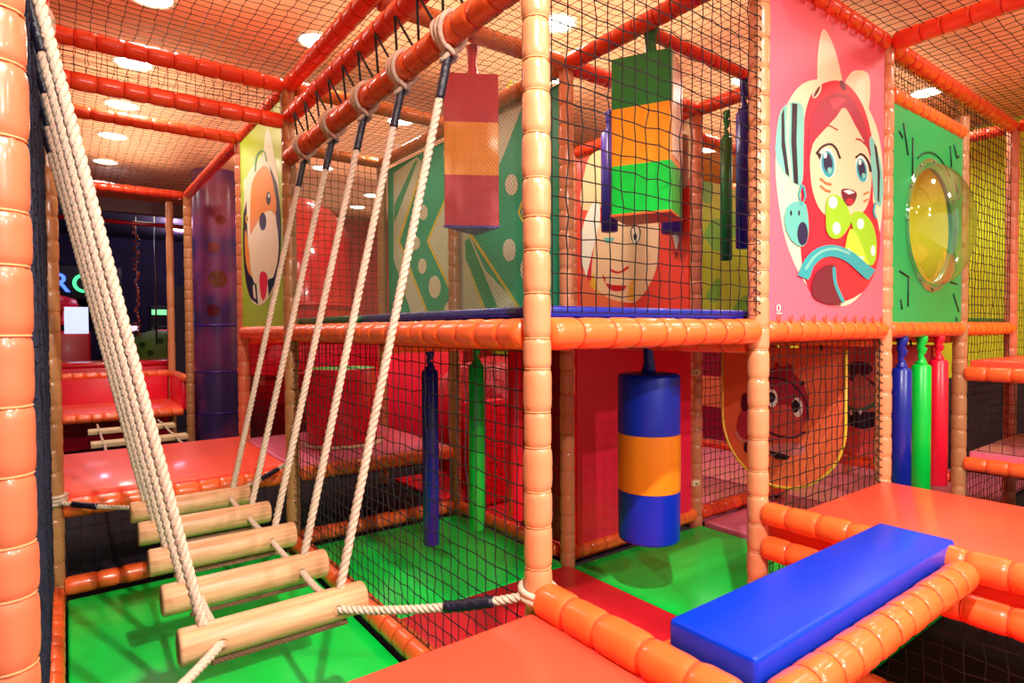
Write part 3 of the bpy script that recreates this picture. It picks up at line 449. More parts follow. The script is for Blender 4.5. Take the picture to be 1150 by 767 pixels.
# ============================================================ the setting
def struct(name, a, b, mt):
    mb=MB(); mb.box(a,b,mt); o=mb.build(name); o['kind']='structure'; return o
struct('floor', (-2.5,-6,-.16), (8.2,18,-.06), M_dark)
struct('ceiling', (-1.6,-6,CEIL), (8.2,9.6,CEIL+.1), M_ceil)
M_wallL = mat('wall_navy', (26,22,46), .8)
struct('wall_left', (-1.7,-1.5,-.06), (-1.6,9.6,CEIL), M_wallL)
wr=MB(); M_lime=mat('lime_wall_paint', (220,240,40), .7, var=.05); wr.box((7.6,-3.2,.95),(7.7,9.6,CEIL), M_lime); wr.box((7.58,-3.2,-.06),(7.7,9.6,.95), mat('dark_wall_padding',(52,40,44),.7))
wr.build('wall_right')['kind']='structure'
wb=MB(); M_wallR=mat('wall_red_paint', (214,52,44), .6); wb.box((2.3,9.3,-.06),(7.6,9.4,CEIL), M_wallR); wb.build('wall_back')['kind']='structure'
# the arcade beyond
M_arc=mat('arcade_night_wall', (30,20,52), .8, var=.3, vscale=2)
struct('wall_arcade', (-3,16.9,-.06),(8,17,4.2), M_arc)
struct('ceiling_arcade', (-3,9.6,3.9),(8,17,4.0), mat('arcade_ceiling',(48,34,52),.8))
struct('wall_arcade_side', (4.2,9.6,-.06),(4.3,17,4.0), M_arc)
struct('wall_arcade_left', (-1.7,9.6,-.06),(-1.6,17,4.0), M_arc)
struct('trim_1', (-1.6,9.6,3.35),(4.2,9.75,3.95), mat('bulkhead_grey',(120,96,110),.6))

# ============================================================ downlights in the ceiling, and the added fill ones out of view
lampwords = {0:'nearest in the left bay row', 1:'second of the left bay row', 2:'third of the left bay row', 3:'fourth of the left bay row', 4:'fifth of the left bay row', 5:'farthest in the left bay row',
 6:'large one just right of the tall front post', 7:'above the rope bridge beam', 8:'over the red and amber hanging prism bay', 9:'behind the green hanging block', 10:'beyond the red tube at the rear', 11:'farthest back above the red tube', 12:'above the red tube slide',
 13:'above the green and blue hanging rolls', 14:'above the green bubble panel', 15:'over the orange deck on the right', 16:'over the blue bench', 17:'added unseen fill behind the viewer over the bridge end', 18:'added unseen fill behind the viewer to the right', 19:'at the far right end', 20:'straight above the near orange platform', 23:'added unseen fill farthest behind the viewer', 21:'between the middle bays', 22:'over the rear right bay'}
def downlight(x, y, i):
    t=thing('downlight', 'round recessed white downlight, '+lampwords[i], 'downlight', (x,y,CEIL-.01), 'round downlights in the peach ceiling')
    r=MB(); r.lathe([(.145,0),(.145,-.012),(.125,-.016),(.12,-.004)], M_cream, (x,y,CEIL), n=28, close=False); r.build('rim', t)
    d=MB(); d.lathe([(.001,-.006),(.12,-.006)], M_lamp, (x,y,CEIL), n=28, close=False); d.build('diffuser', t)
for i,(x,y,e) in enumerate(DOWN):
    downlight(x,y,i)

# ============================================================ posts (x lines 0, 1.3, 2.6, 3.92, 5.2, 6.4)
post(-.03, 0, 'nearest peach padded post at the left edge, net tied to it', mt=M_postN)
post(1.3, 0, 'tall peach padded post in the middle foreground beside the knotted rope', mt=M_post)
post(2.6, 0, 'peach padded post between the black net window and the pink girl board', z1=3.2)
post(3.93, 0, 'padded post between the pink girl board and green bubble panel', r=.044)
post(5.2, 0, 'tan padded post right of the green bubble panel', z1=2.98, mt=M_postB)
post(6.4, 0, 'farthest right peach padded post in front of the lime wall', mt=M_postR, seg=.15)
post(0, 2.66, 'slim tan padded post behind the bundle of left ropes', mt=M_postB)
post(1.3, 2.66, 'tan padded post at the far end of the rope bridge beam', mt=M_postB)
post(1.3, 4.03, 'orange-peach padded post left of the dog board', mt=M_postR)
post(2.6, 1.3, 'peach padded post left of the red wall board behind the blue roll', mt=M_post)
post(3.92, 1.3, 'rose padded post right of the red wall board', mt=M_postR)
post(2.6, 2.66, 'tan padded post in front of the teal striped board', mt=M_postB)
post(2.6, 4.03, 'tan padded post at the far end of the teal striped board', mt=M_postB)
post(3.92, 2.66, 'rose padded post at the far edge of the face board', mt=M_postR)
post(1.28, 6.7, 'slim tan padded post beside the big purple column', mt=M_postB)
post(1.26, 8.1, 'smooth orange padded post behind the red bench', mt=M_post, seg=.5, z1=3.3)
post(5.2, 1.3, 'rear padded post behind the orange monkey board', mt=M_postR)
post(6.4, 1.3, 'dark rear padded post seen beyond the orange shelf', mt=M_postR)

# ============================================================ padded beams: deck level (z 1.48)
zm=1.478
beam((1.3,.05,zm),(1.3,2.62,zm), 'long orange padded beam at deck height behind the swing ropes', r=.053)
beam((1.3,2.70,zm),(1.3,3.99,zm), 'short orange padded beam under the dog board', r=.05)
beam((1.35,0,zm),(2.55,0,zm), 'orange padded beam at deck height below the black net window', r=.055)
beam((2.65,0,zm),(3.88,0,zm), 'orange padded beam under the pink girl board', r=.052)
beam((3.97,0,zm),(5.16,0,zm), 'orange padded beam under the green bubble panel', r=.05)
beam((5.24,0,zm),(6.36,0,zm), 'orange padded beam at deck height before the lime wall', r=.05)
beam((2.6,.05,1.42),(2.6,1.26,1.42), 'orange padded beam from which the blue and amber roll hangs', r=.045)
beam((1.35,1.3,1.42),(2.56,1.3,1.42), 'orange padded beam carrying the three lower hanging rolls', r=.045)
beam((2.65,1.3,1.40),(3.88,1.3,1.40), 'shaded orange padded beam above the red wall board', r=.045)
beam((3.92,.05,1.42),(3.92,1.26,1.42), 'orange padded beam above the monkey board', r=.045)
beam((5.2,.05,1.42),(5.2,1.26,1.42), 'orange padded beam above the board with the dark crew figure', r=.045)
beam((1.35,4.03,1.42),(2.56,4.03,1.42), 'orange padded beam behind the red drum', r=.045)
# roof level
zr=3.14
RB=dict(mt=M_roof, seam=M_seamR)
beam((1.3,-.3,zr),(1.3,2.62,zr), 'red-orange padded roof beam highest above the rope bridge', **RB)
beam((1.3,2.70,zr),(1.3,3.99,zr), 'red-orange padded roof beam over the dog board', **RB)
beam((1.3,4.07,zr),(1.28,6.65,zr), 'red-orange padded roof beam passing before the purple column', **RB)
beam((1.3,-.3,2.93),(1.3,2.62,2.93), 'red-orange padded beam laced with zigzag black cord above the rope beam', **RB)
beam((0,2.66,zr),(1.26,2.66,zr), 'red-orange roof beam across the left bay, highest and nearest', **RB)
beam((0,2.66,2.90),(1.26,2.66,2.90), 'red-orange cross beam just under the nearest left bay roof beam', **RB)
beam((0,4.03,zr),(1.26,4.03,zr), 'red-orange cross roof beam starting from the dog board', **RB)
beam((0,6.75,zr),(1.24,6.75,zr), 'farthest red-orange cross roof beam before the arcade', **RB)
beam((-.02,-.3,zr),(-.02,2.62,zr), 'red-orange roof beam along the left edge', **RB)
beam((-.02,2.70,zr),(-.02,6.75,zr), 'red-orange roof beam along the far left edge', **RB)
beam((2.65,0,zr),(3.9,0,zr), 'red-orange roof beam laced to the top of the girl board', **RB)
beam((3.97,0,zr),(6.36,0,zr), 'long red-orange roof beam above the bubble panel', **RB)
beam((3.97,0,2.86),(5.16,0,2.86), 'orange padded beam directly on top of the bubble panel', r=.05)
beam((3.93,-2.2,zr),(3.93,-.05,zr), 'red-orange roof beam running out to the upper right corner', **RB)
beam((6.4,.05,zr),(6.4,2.6,zr), 'short red-orange roof beam behind the far right post', **RB)
beam((6.4,-1.8,zr),(6.4,-.05,zr), 'red-orange roof beam right of the far right post', **RB)
beam((2.6,.05,zr),(2.6,1.26,zr), 'red-orange roof beam holding the green hanging block', **RB)
beam((2.6,1.34,zr),(2.6,2.62,zr), 'amber roof beam on the near half of the teal striped board', mt=M_tan, seam=M_seamP)
beam((2.6,2.70,zr),(2.6,3.99,zr), 'amber roof beam on the far half of the teal striped board', mt=M_tan, seam=M_seamP)
beam((1.35,1.3,zr),(2.56,1.3,zr), 'amber roof beam holding the red and amber hanging prism', mt=M_tan, seam=M_seamP)
beam((2.65,1.3,zr),(3.88,1.3,zr), 'red-orange roof beam behind the green hanging block', **RB)
beam((1.35,2.66,zr),(2.56,2.66,zr), 'amber roof beam behind the hanging prism bay', mt=M_tan, seam=M_seamP)
beam((1.35,4.03,zr),(2.56,4.03,zr), 'amber roof beam above the black net before the red tube', mt=M_tan, seam=M_seamP)
beam((3.92,1.34,zr),(3.92,2.62,zr), 'red-orange roof beam on top of the face board', **RB)
beam((3.92,.05,zr),(3.92,1.26,zr), 'red-orange roof beam behind the girl board', **RB)
beam((3.97,1.3,2.93),(5.16,1.3,2.93), 'red-orange beam above the lime leaf board', **RB)
beam((1.3,-.3,2.66),(1.3,2.64,2.66), 'smooth orange padded beam from which the right-hand bridge ropes hang', r=.052, mt=M_beam)
beam((-.02,-.3,2.66),(-.02,2.64,2.66), 'orange padded beam from which the left-hand bridge ropes hang', r=.05, mt=M_roof, seam=M_seamR)
# low level
beam((1.3,.05,.615),(1.3,0-1.5,.615), 'large orange padded beam along the front platform edge from the middle post', r=.056, seg=.14) if False else beam((1.3,-.03,.615),(1.3,-1.6,.615), 'large orange padded beam along the front platform edge from the middle post', r=.056, seg=.14)
beam((2.6,-.04,.655),(2.6,-1.7,.655), 'upper orange padded beam along the near edge of the right orange deck', r=.052)
beam((2.6,-.04,.50),(2.6,-1.7,.50), 'lower orange padded beam along the near edge of the right orange deck', r=.052)
beam((1.36,-.80,.635),(2.55,-.80,.635), 'orange padded beam running beside the blue bench', r=.050, seg=.11)
beam((1.36,-.46,.575),(2.55,-.46,.575), 'orange padded beam behind the blue bench', r=.045)
beam((1.3,.08,.06),(1.3,2.6,.06), 'orange base beam of the tall net beside the green bridge mat', r=.055)
beam((0,-.5,.05),(0,2.6,.05), 'slim orange base beam along the left edge of the green bridge mat', r=.042)
beam((.04,2.66,.06),(1.25,2.66,.06), 'orange base beam across the back of the green bridge mat', r=.052)
beam((.04,2.66,.50),(1.25,2.66,.50), 'orange padded edge beam of the far orange platform', r=.052)
beam((1.35,2.66,.06),(2.56,2.66,.06), 'orange base beam behind the shaded green mat', r=.052)
beam((1.35,2.66,.50),(2.56,2.66,.50), 'orange edge beam of the pink platform under the red drum', r=.05)
beam((2.6,1.4,.06),(2.6,2.6,.06), 'orange base beam on the right of the shaded green mat', r=.045)
beam((2.65,1.3,.07),(3.88,1.3,.07), 'rose-orange base beam below the red wall board', r=.05)
beam((3.92,.9,.07),(3.92,1.26,.07), 'short base beam beside the rose post', r=.04) if False else None
beam((3.97,1.3,.07),(5.16,1.3,.07), 'rose base beam behind the pink floor mat', r=.05, mt=M_roof, seam=M_seamR)
beam((2.65,0,.07),(3.88,0,.07), 'orange base beam below the net under the girl board', r=.05)
beam((5.2,.05,.40),(5.2,1.26,.40), 'red rail low down behind the monkey board', r=.04, mt=M_roof, seam=M_seamR)
beam((5.2,-.04,.52),(5.2,-1.9,.52), 'orange padded edge beam of the pink platform at the right edge', r=.05)
beam((5.2,-.04,1.16),(5.2,-1.9,1.16), 'orange padded beam under the upper right orange shelf', r=.05)
beam((.02,6.87,.49),(1.22,6.87,.49), 'orange padded front beam of the red bench', r=.05)
beam((.0,8.1,.90),(1.22,8.1,.90), 'orange padded top beam of the red bench back', r=.05)
beam((1.26,6.9,.90),(1.26,8.0,.90), 'short orange padded arm beam right of the red bench', r=.05)
beam((1.85,6.9,.97),(4.2,6.9,.97), 'orange padded rail far back beneath the dog board', r=.05)

# ============================================================ mats and platforms
slab((.05,-.3,-.05),(1.25,2.61,0), M_green, 'bright green floor mat under the swinging log steps')
slab((1.35,-1.7,-.05),(2.595,1.295,0), M_red, 'red floor mat beside the large orange platform beam')
slab((2.605,.06,-.05),(3.9,1.25,0), M_green, 'glossy green floor mat under the blue and amber roll')
slab((1.35,1.305,-.05),(2.59,2.61,0), M_green, 'shaded green floor mat behind the tall black net')
slab((3.95,-.2,-.05),(5.15,1.25,.02), M_pink, 'pink floor mat behind the net under the girl board')
slab((2.7,1.4,-.05),(3.88,4.0,0), M_red, 'dim red floor mat behind the red wall board')
slab((3.95,1.36,-.05),(5.15,2.6,.01), M_pink, 'pink floor mat behind the rear rose beam')
slab((5.25,.1,-.05),(7.5,4.0,0), M_pink, 'far pink floor mat at the foot of the dark wall padding')
slab((2.66,-.36,-.05),(3.88,-.06,0), M_green, 'dark green floor mat under the right orange deck')
beam((2.6,-.04,.07),(2.6,-1.7,.07), 'orange base beam on the floor under the right orange deck', r=.05)
t=thing('banded_board','board of magenta and beige bands behind the rear net','board',(5.16,1.98,.4))
for z0,z1,c,nm in ((.40,.72,(150,10,70),'magenta_band'),(.72,1.02,(240,150,110),'beige_band'),(1.02,1.38,(150,10,70),'magenta_band')):
    mb=MB(); mb.box((5.15,1.36,z0),(5.18,2.6,z1),mat('band_%d_%d_%d'%c,c,.5)); mb.build(nm,t)
beam((5.16,1.36,.35),(5.16,2.6,.35), 'red rail below the magenta and beige banded board', r=.04, mt=M_roof, seam=M_seamR)
slab((.0,-1.6,.50),(1.26,-.02,.585), M_orange, 'orange vinyl platform in the foreground beside the middle post', name='platform_mat', cat='platform', bev=.02)
slab((.02,2.72,.48),(1.28,4.10,.57), M_orange, 'orange vinyl platform at the far end of the rope bridge', name='platform_mat', cat='platform', bev=.02)
slab((1.32,2.72,.46),(2.58,4.10,.545), M_pink, 'pink platform mat carrying the red drum', name='platform_mat', cat='platform', bev=.02)
slab((2.655,-1.75,.50),(3.91,-.01,.59), M_orange, 'orange vinyl deck at right behind the blue bench', name='platform_mat', cat='platform', bev=.015)
slab((5.23,-1.9,.50),(6.4,-.05,.605), M_pink, 'pink platform mat at the right edge', name='platform_mat', cat='platform', bev=.015)
slab((5.23,-1.9,1.14),(6.4,-.05,1.255), M_orange, 'upper orange vinyl shelf at the right edge', name='platform_mat', cat='platform', bev=.015)
slab((1.36,.05,1.53),(2.57,1.60,1.575), M_navy, 'navy mat on the upper deck behind the fine net', name='deck_mat')
slab((2.63,.03,1.53),(3.88,1.26,1.575), M_navy, 'navy mat on the upper deck behind the black net window', name='deck_mat')
slab((1.34,1.62,1.53),(2.57,2.62,1.575), M_dkgreen, 'green mat on the upper deck behind the far bridge ropes', name='deck_mat')
slab((5.24,.03,1.50),(6.36,1.28,1.56), M_dkgreen, 'green mat on the upper deck before the lime wall', name='deck_mat')
slab((3.96,.03,1.50),(5.16,1.28,1.55), M_navy, 'navy mat on the upper deck behind the bubble panel', name='deck_mat')
slab((1.34,2.68,1.53),(1.62,3.98,1.575), M_dkgreen, 'narrow green ledge mat before the red tube', name='deck_mat')
slab((1.33,.03,1.44),(2.58,2.62,1.528), M_black, 'dark deck board over the lower left bays', name='deck_board', cat='deck board', bev=0)
slab((2.63,.03,1.46),(5.18,1.28,1.498), M_black, 'dark deck board over the roll and monkey board bays', name='deck_board', cat='deck board', bev=0)
t=thing('corner_bench','red and orange padded corner bench at the far left end','bench',(.6,7.5,.0))
for a,b,m_,nm in (((.0,6.9,.46),(1.22,8.05,.55),M_orange,'seat'),((.0,8.06,-.06),(1.2,8.14,.88),M_rollred,'backrest'),((1.22,6.95,.50),(1.29,8.04,.87),M_rollred,'side_pad')):
    mb=MB(); mb.box(a,b,m_,.012); mb.build(nm,t)

# ============================================================ blue bench
t=thing('padded_bench', 'long glossy blue padded bench spanning the two orange beams', 'bench', (2.0,-.62,.62))
mb=MB(); mb.box((1.35,-.745,.622),(2.655,-.49,.718), M_bench, .014); mb.build('cushion', t)
mb=MB()
for x0 in (1.40,2.45): mb.box((x0,-.76,.56),(x0+.10,-.475,.617), M_navy, .004)
mb.build('strap', t)
pt=MB(); pt.tube([(1.352+.012,-.743+.012,.713),(2.643,-.733,.713)], .003, M_navy, n=6); pt.build('piping', t)

# ============================================================ boards
def board(name, label, cat, P, U, N, w, z0, z1, mt, th=.02, loc=None):
    t=thing(name, label, cat, P)
    mb=MB(); P=Vector(P); U=Vector(U); N=Vector(N); Z=Vector((0,0,1))
    q=[P+Z*(z0-P.z), P+U*w+Z*(z0-P.z), P+U*w+Z*(z1-P.z), P+Z*(z1-P.z)]
    mb.poly(q, N*.001, mt, th); mb.build('panel', t); return t
def laces(t, pts, out, along, mt):
    mb=MB()
    for p in pts:
        p=Vector(p); a=Vector(along); o=Vector(out)
        mb.tube([p-a*.012, p+o*.014+Vector((0,0,.02)), p+a*.012+o*.01+Vector((0,0,.055))], .004, mt, n=6)
        mb.tube([p+a*.012, p+o*.016-a*.004+Vector((0,0,.01)), p-a*.02+o*.012+Vector((0,0,.045))], .004, mt, n=6)
    mb.build('lacing', t)['kind']='stuff'
M_pinkb=mat('print_pink_board', (246,104,128), .5)
t=board('printed_board','pink board with a cartoon girl in a red hood and striped ear covers','board',(2.655,-.012,1.5),(1,0,0),(0,-1,0),1.225,1.52,3.10,M_pinkb)
mb=MB(); art(mb,'girl',(2.6,-.012,1.5),(1,0,0),(0,-1,0)); mb.build('printed_picture', t)
laces(t, [(2.72+.11*i,-.02,1.50) for i in range(11)]+[(2.72+.11*i,-.02,3.06) for i in range(11)], (0,-1,0),(1,0,0), M_seamB)
M_dogb=mat('print_lime_board', (176,206,54), .45, coat=.3)
t=board('printed_board','lime board with an orange and white cartoon dog face','board',(1.288,2.70,1.5),(0,1,0),(-1,0,0),1.29,1.52,3.10,M_dogb)
mb=MB(); art(mb,'dog',(1.288,2.66,1.5),(0,1,0),(-1,0,0)); mb.build('printed_picture', t)
M_faceb=mat('print_orange_red_board', (250,70,54), .45, coat=.3)
t=board('printed_board','red board with a pale red-haired cartoon face behind the net','board',(3.905,1.36,1.5),(0,1,0),(-1,0,0),1.24,1.55,3.06,M_faceb)
mb=MB(); art(mb,'face',(3.905,1.3,1.5),(0,1,0),(-1,0,0)); mb.build('printed_picture', t)
M_stripeb=mat('print_teal_board', (28,186,144), .45)
t=board('printed_board','teal board with sage and yellow chevrons and pale dots','board',(2.655,1.33,1.5),(0,1,0),(-1,0,0),2.67,1.55,3.08,M_stripeb)
mb=MB(); art(mb,'stripe',(2.655,1.3,1.5),(0,1,0),(-1,0,0)); mb.build('printed_picture', t)
board('leaf_board','lime board with green leaf shapes behind the hanging green and blue rolls','board',(3.97,1.29,1.5),(1,0,0),(0,-1,0),1.18,1.56,2.62,M_limespot)
# red wall board with hinges
t=board('red_board','plain red board behind the hanging blue and amber roll','board',(2.655,1.27,.12),(1,0,0),(0,-1,0),1.16,.12,1.36,M_redboard)
mb=MB()
for z in (.33,1.16): mb.box((3.80,1.235,z-.02),(3.88,1.262,z+.02), M_cream, .004); mb.lathe([(.008,0),(.008,.012)], M_steel, (3.83,1.225,z), axis='Y', n=10)
mb.build('hinge', t)
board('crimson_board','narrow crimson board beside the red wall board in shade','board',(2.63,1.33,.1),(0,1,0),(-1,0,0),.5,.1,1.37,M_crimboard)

def round_board(name, label, P, w, z0, z1, mt, edge, key):
    t=thing(name, label, 'board', P); y0=P[1]; x=P[0]; R=w/2
    pts=[(x,y0,z1)]; 
    for k in range(25):
        a=PI*k/24; pts.append((x, y0+R-R*math.cos(a), z0+R*1.05-R*1.05*math.sin(a)))
    pts.append((x,y0+w,z1)); mb=MB(); mb.poly(pts,(-.001,0,0),mt,.022); mb.build('panel', t)
    e=MB(); e.tube(pts, .010, edge, n=6); e.build('edge_trim', t)
    mb=MB(); art(mb,key,(x-.001,{'monkey':.22,'crew':.2}[key],.3),(0,1,0),(-1,0,0)); mb.build('printed_picture', t)
    h=MB()
    for yy in (y0+.15,y0+w-.15): h.tube([(x,yy,z1-.01),(x,yy,z1+.06)], .008, M_net, n=6)
    h.build('hanger_cord', t)
round_board('swing_board','orange round-bottomed hanging board with a red monkey face and yellow edge',(3.905,.20,.42),.86,.42,1.36,mat('board_orange',(250,116,74),.35,coat=.2),mat('edge_yellow',(240,196,60),.4),'monkey')
round_board('swing_board','pink round-bottomed hanging board with a dark crew figure farther back',(5.17,.15,.45),1.0,.45,1.36,mat('board_rose',(236,96,92),.35,coat=.2),M_seamB,'crew')

# ---------- bubble panel
t=thing('bubble_panel','green panel with a clear acrylic bubble window bulging outward','bubble panel',(4.58,0,1.5))
M_pg=mat('panel_green',(0,176,94),.35,coat=.1)
mb=MB(); x0,x1,z0,z1=3.985,5.15,1.52,2.82; cx,cz,rx=4.60,2.15,.37
ring=[(cx+rx*math.cos(2*PI*k/40),cz+rx*math.sin(2*PI*k/40)) for k in range(40)]
outer=[(x0,z0),(x1,z0),(x1,z1),(x0,z1)]
for yy,sg in ((-.02,1),(.004,-1)):
    loops=[[Vector((x,z,0)) for x,z in outer],[Vector((x,z,0)) for x,z in ring]]
    tri=tessellate_polygon(loops); vv=[(v.x,yy,v.y) for l in loops for v in l]; mb.add(vv,tri,M_pg)
for L in (outer,ring):
    n=len(L); mb.add([(x,-.02,z) for x,z in L]+[(x,.004,z) for x,z in L],[(i,(i+1)%n,(i+1)%n+n,i+n) for i in range(n)],M_pg)
mb.build('panel', t)
mb=MB(); prof=[]
for k in range(15):
    a=PI/2*k/14; prof.append((max(.002,.40*math.cos(a)), -.025-.21*math.sin(a)))
mb.lathe([(.43,-.022),(.43,-.026)]+prof, M_glass, (cx,0,cz), axis='Y', n=56, close=False); mb.build('bubble_window', t)
mb=MB()
for k in range(12):
    a=2*PI*k/12; mb.lathe([(.007,0),(.007,-.006),(.003,-.009)], M_steel, (cx+.415*math.cos(a),-.026,cz+.415*math.sin(a)), axis='Y', n=8)
mb.build('bolt', t)['kind']='stuff'
mb=MB()
for a,b in [((4.13,2.72),(4.20,2.54)),((4.07,2.66),(4.12,2.63)),((4.27,2.66),(4.27,2.42)),((4.90,2.72),(4.93,2.58)),((4.97,2.74),(5.03,2.66)),((5.03,2.66),(5.08,2.68)),((4.99,2.52),(5.05,2.42)),
             ((4.09,1.83),(4.23,1.80)),((4.22,1.80),(4.22,1.62)),((4.11,1.66),(4.13,1.60)),((4.93,1.80),(5.06,1.79)),((4.99,1.72),(5.10,1.60)),((5.05,1.56),(5.06,1.53))]:
    mb.tube([(a[0],-.0205,a[1]),(b[0],-.0205,b[1])], .0065, M_black, n=6)
arc=[(cx+.47*math.cos(a),-.0205,cz+.47*math.sin(a)) for a in [PI*(.28+.4*k/12) for k in range(13)]]; mb.tube(arc,.007,mat('deep_green',(0,84,50),.5),n=6)
mb.build('printed_twigs', t)['kind']='stuff'

# ============================================================ hanging rolls and blocks
def strap(t, x, y, z0, z1, mt, w=.028, th=.012):
    mb=MB(); n=7; pts=[]
    for k in range(n+1):
        f=k/n; pts.append((x+.004*math.sin(f*9), y+.003*math.cos(f*7), z0+(z1-z0)*f))
    rad=[w*(1-.35*math.sin(PI*k/n)) for k in range(n+1)]; mb.tube(pts, w, mt, n=10, rads=rad); mb.build('strap', t)
x,y=2.60,.64
t=thing('hanging_roll','fat hanging foam roll, blue ends and amber middle','hanging roll',(x,y,.35))
for (a,b,m_,nm) in ((.35,.625,M_blue,'blue_band'),(.625,.93,M_yel,'amber_band'),(.93,1.25,M_blue,'blue_band')):
    mb=MB(); e=.012; r=.165; prof=[(r*.02,a)] if a==.35 else []
    if a==.35: prof=[(.004,a),(r-.02,a),(r-.004,a+.006),(r,a+.02),(r+.001,b-.001)]
    elif b==1.25: prof=[(r+.001,a+.001),(r,b-.02),(r-.004,b-.006),(r-.02,b),(.004,b)]
    else: prof=[(r+.0015,a),(r+.003,(a+b)/2),(r+.0015,b)]
    mb.lathe(prof, m_, (x,y,0), n=48, close=False); mb.build(nm, t)
strap(t, x, y, 1.25, 1.46, M_navy, .042)
# green / amber block
def prism(t, x, y, pts2, rot, bands, endm, bevel=0):
    ca,sa=math.cos(rot),math.sin(rot); P=[(x+ca*a-sa*b, y+sa*a+ca*b) for a,b in pts2]; n=len(P)
    for (a,b,m_,nm,inset) in bands:
        mb=MB(); vs=[(p[0],p[1],a) for p in P]+[(p[0],p[1],b) for p in P]
        mb.add(vs, [(i,(i+1)%n,(i+1)%n+n,i+n) for i in range(n)], m_)
        mb.add([(p[0],p[1],a) for p in P],[tuple(range(n))], endm if nm.startswith('bottom') else m_); mb.add([(p[0],p[1],b) for p in P],[tuple(range(n))], m_)
        bm_o=mb.build(nm, t)
        bv=bm_o.modifiers.new('b','BEVEL'); bv.width=.006; bv.segments=2
x,y=2.66,.70
t=thing('hanging_block','hanging square foam block with green, amber and green bands','hanging block',(x,y,2.10))
prism(t,x,y,[(-.15,-.16),(.15,-.16),(.15,.16),(-.15,.16)],math.radians(27),[(2.108,2.37,M_fgreen,'green_band',0),(2.37,2.675,M_yel,'amber_band',0),(2.675,2.945,M_dkgreen,'green_band',0)],M_beam)
mb=MB(); ca,sa=math.cos(math.radians(27)),math.sin(math.radians(27)); mb.add([(x+ca*a-sa*b,y+sa*a+ca*b,z) for z in (2.100,2.112) for a,b in [(-.152,-.162),(.152,-.162),(.152,.162),(-.152,.162)]],[(0,1,2,3),(4,5,6,7),(0,1,5,4),(1,2,6,5),(2,3,7,6),(3,0,4,7)],M_beam); mb.build('base_panel', t)
mb=MB(); mb.add([(x+ca*a-sa*b,y+sa*a+ca*b,z) for z in (2.40,2.93) for a,b in [(-.12,-.164),(.145,-.164),(.145,-.160),(-.12,-.160)]],[(0,1,2,3),(4,5,6,7),(0,1,5,4),(1,2,6,5),(2,3,7,6),(3,0,4,7)],M_cream); mb.build('cream_side', t)
strap(t, x-.02, y-.04, 2.94, 3.12, M_dkgreen, .045)
# red / amber prism
x,y=1.955,1.40; s_=.155
t=thing('hanging_prism','hanging triangular foam prism with red, amber and red bands','hanging block',(x,y,2.07))
tri2=[(-s_,-.09),(s_,-.09),(.03,.20)]
prism(t,x,y,tri2,math.radians(-31),[(2.076,2.36,M_crim,'red_band',0),(2.36,2.655,M_yel,'amber_band',0),(2.655,2.925,M_crim,'red_band',0)],M_violet)
mb=MB(); ca,sa=math.cos(math.radians(-31)),math.sin(math.radians(-31)); mb.add([(x+ca*a-sa*b,y+sa*a+ca*b,z) for z in (2.066,2.078) for a,b in [(1.02*p,1.02*q) for p,q in tri2]],[(0,1,2),(3,4,5),(0,1,4,3),(1,2,5,4),(2,0,3,5)],M_violet); mb.build('base_panel', t)
strap(t, x, y-.02, 2.92, 3.11, M_crim, .04)
def slim_roll(x,y,z0,z1,r,mt,label,group=None,top=1.43):
    t=thing('slim_roll', label, 'hanging roll', (x,y,z0), group)
    mb=MB(); mb.lathe([(.004,z0),(r-.008,z0),(r,z0+.008),(r*1.01,(z0+z1)/2),(r,z1-.012),(r-.01,z1),(.004,z1+.012)], mt, (x,y,0), n=24, close=False); mb.build('roll', t)
    mb=MB(); n=9; pts=[(x+.006*math.sin(k*1.7), y+.004*math.cos(k*2.1), z1+(top-z1)*k/n) for k in range(n+1)]
    mb.tube(pts, .02, mt, n=9, rads=[r*.75,r*.5,r*.34,r*.30,r*.42,r*.55,r*.40,r*.52,r*.6,r*.66]); mb.build('knotted_strap', t)
    return t
G1='slim rolls hanging behind the tall net'; G2='slim rolls hanging right of the girl board bay'
slim_roll(1.62,1.3,.34,1.28,.044,M_navy,'slim navy roll hanging behind the tall net',G1)
slim_roll(1.915,1.3,.36,1.30,.044,M_fgreen,'slim bright green roll hanging behind the tall net',G1)
slim_roll(2.19,1.3,.36,1.38,.044,M_rollred,'slim red roll hanging just left of the middle post',G1)
slim_roll(4.19,0,.42,1.24,.055,M_navy,'slim blue roll hanging at far right, leftmost of three',G2)
slim_roll(4.50,0,.42,1.25,.055,M_fgreen,'slim green roll hanging between a blue and a red one at far right',G2)
slim_roll(4.80,0,.42,1.27,.055,M_rollred,'slim red roll hanging beside the tan post at far right',G2)
G3='slim rolls hanging on the upper deck'
slim_roll(3.90,1.03,1.98,2.86,.042,M_dkgreen,'slim dark green roll hanging before the lime leaf board',G3,3.05)
slim_roll(3.55,.67,2.0,2.87,.05,M_navy,'slim blue roll hanging high up behind the net window',G3,3.10)
slim_roll(3.645,.655,2.0,2.76,.035,M_rollred,'slim red roll half hidden behind the high blue one',G3,3.10)
slim_roll(3.45,1.75,2.24,3.0,.065,M_violet,'violet roll left behind the green hanging block',G3,3.16)
slim_roll(3.82,1.45,2.22,3.0,.08,M_violet,'violet roll right behind the green hanging block',G3,3.12)

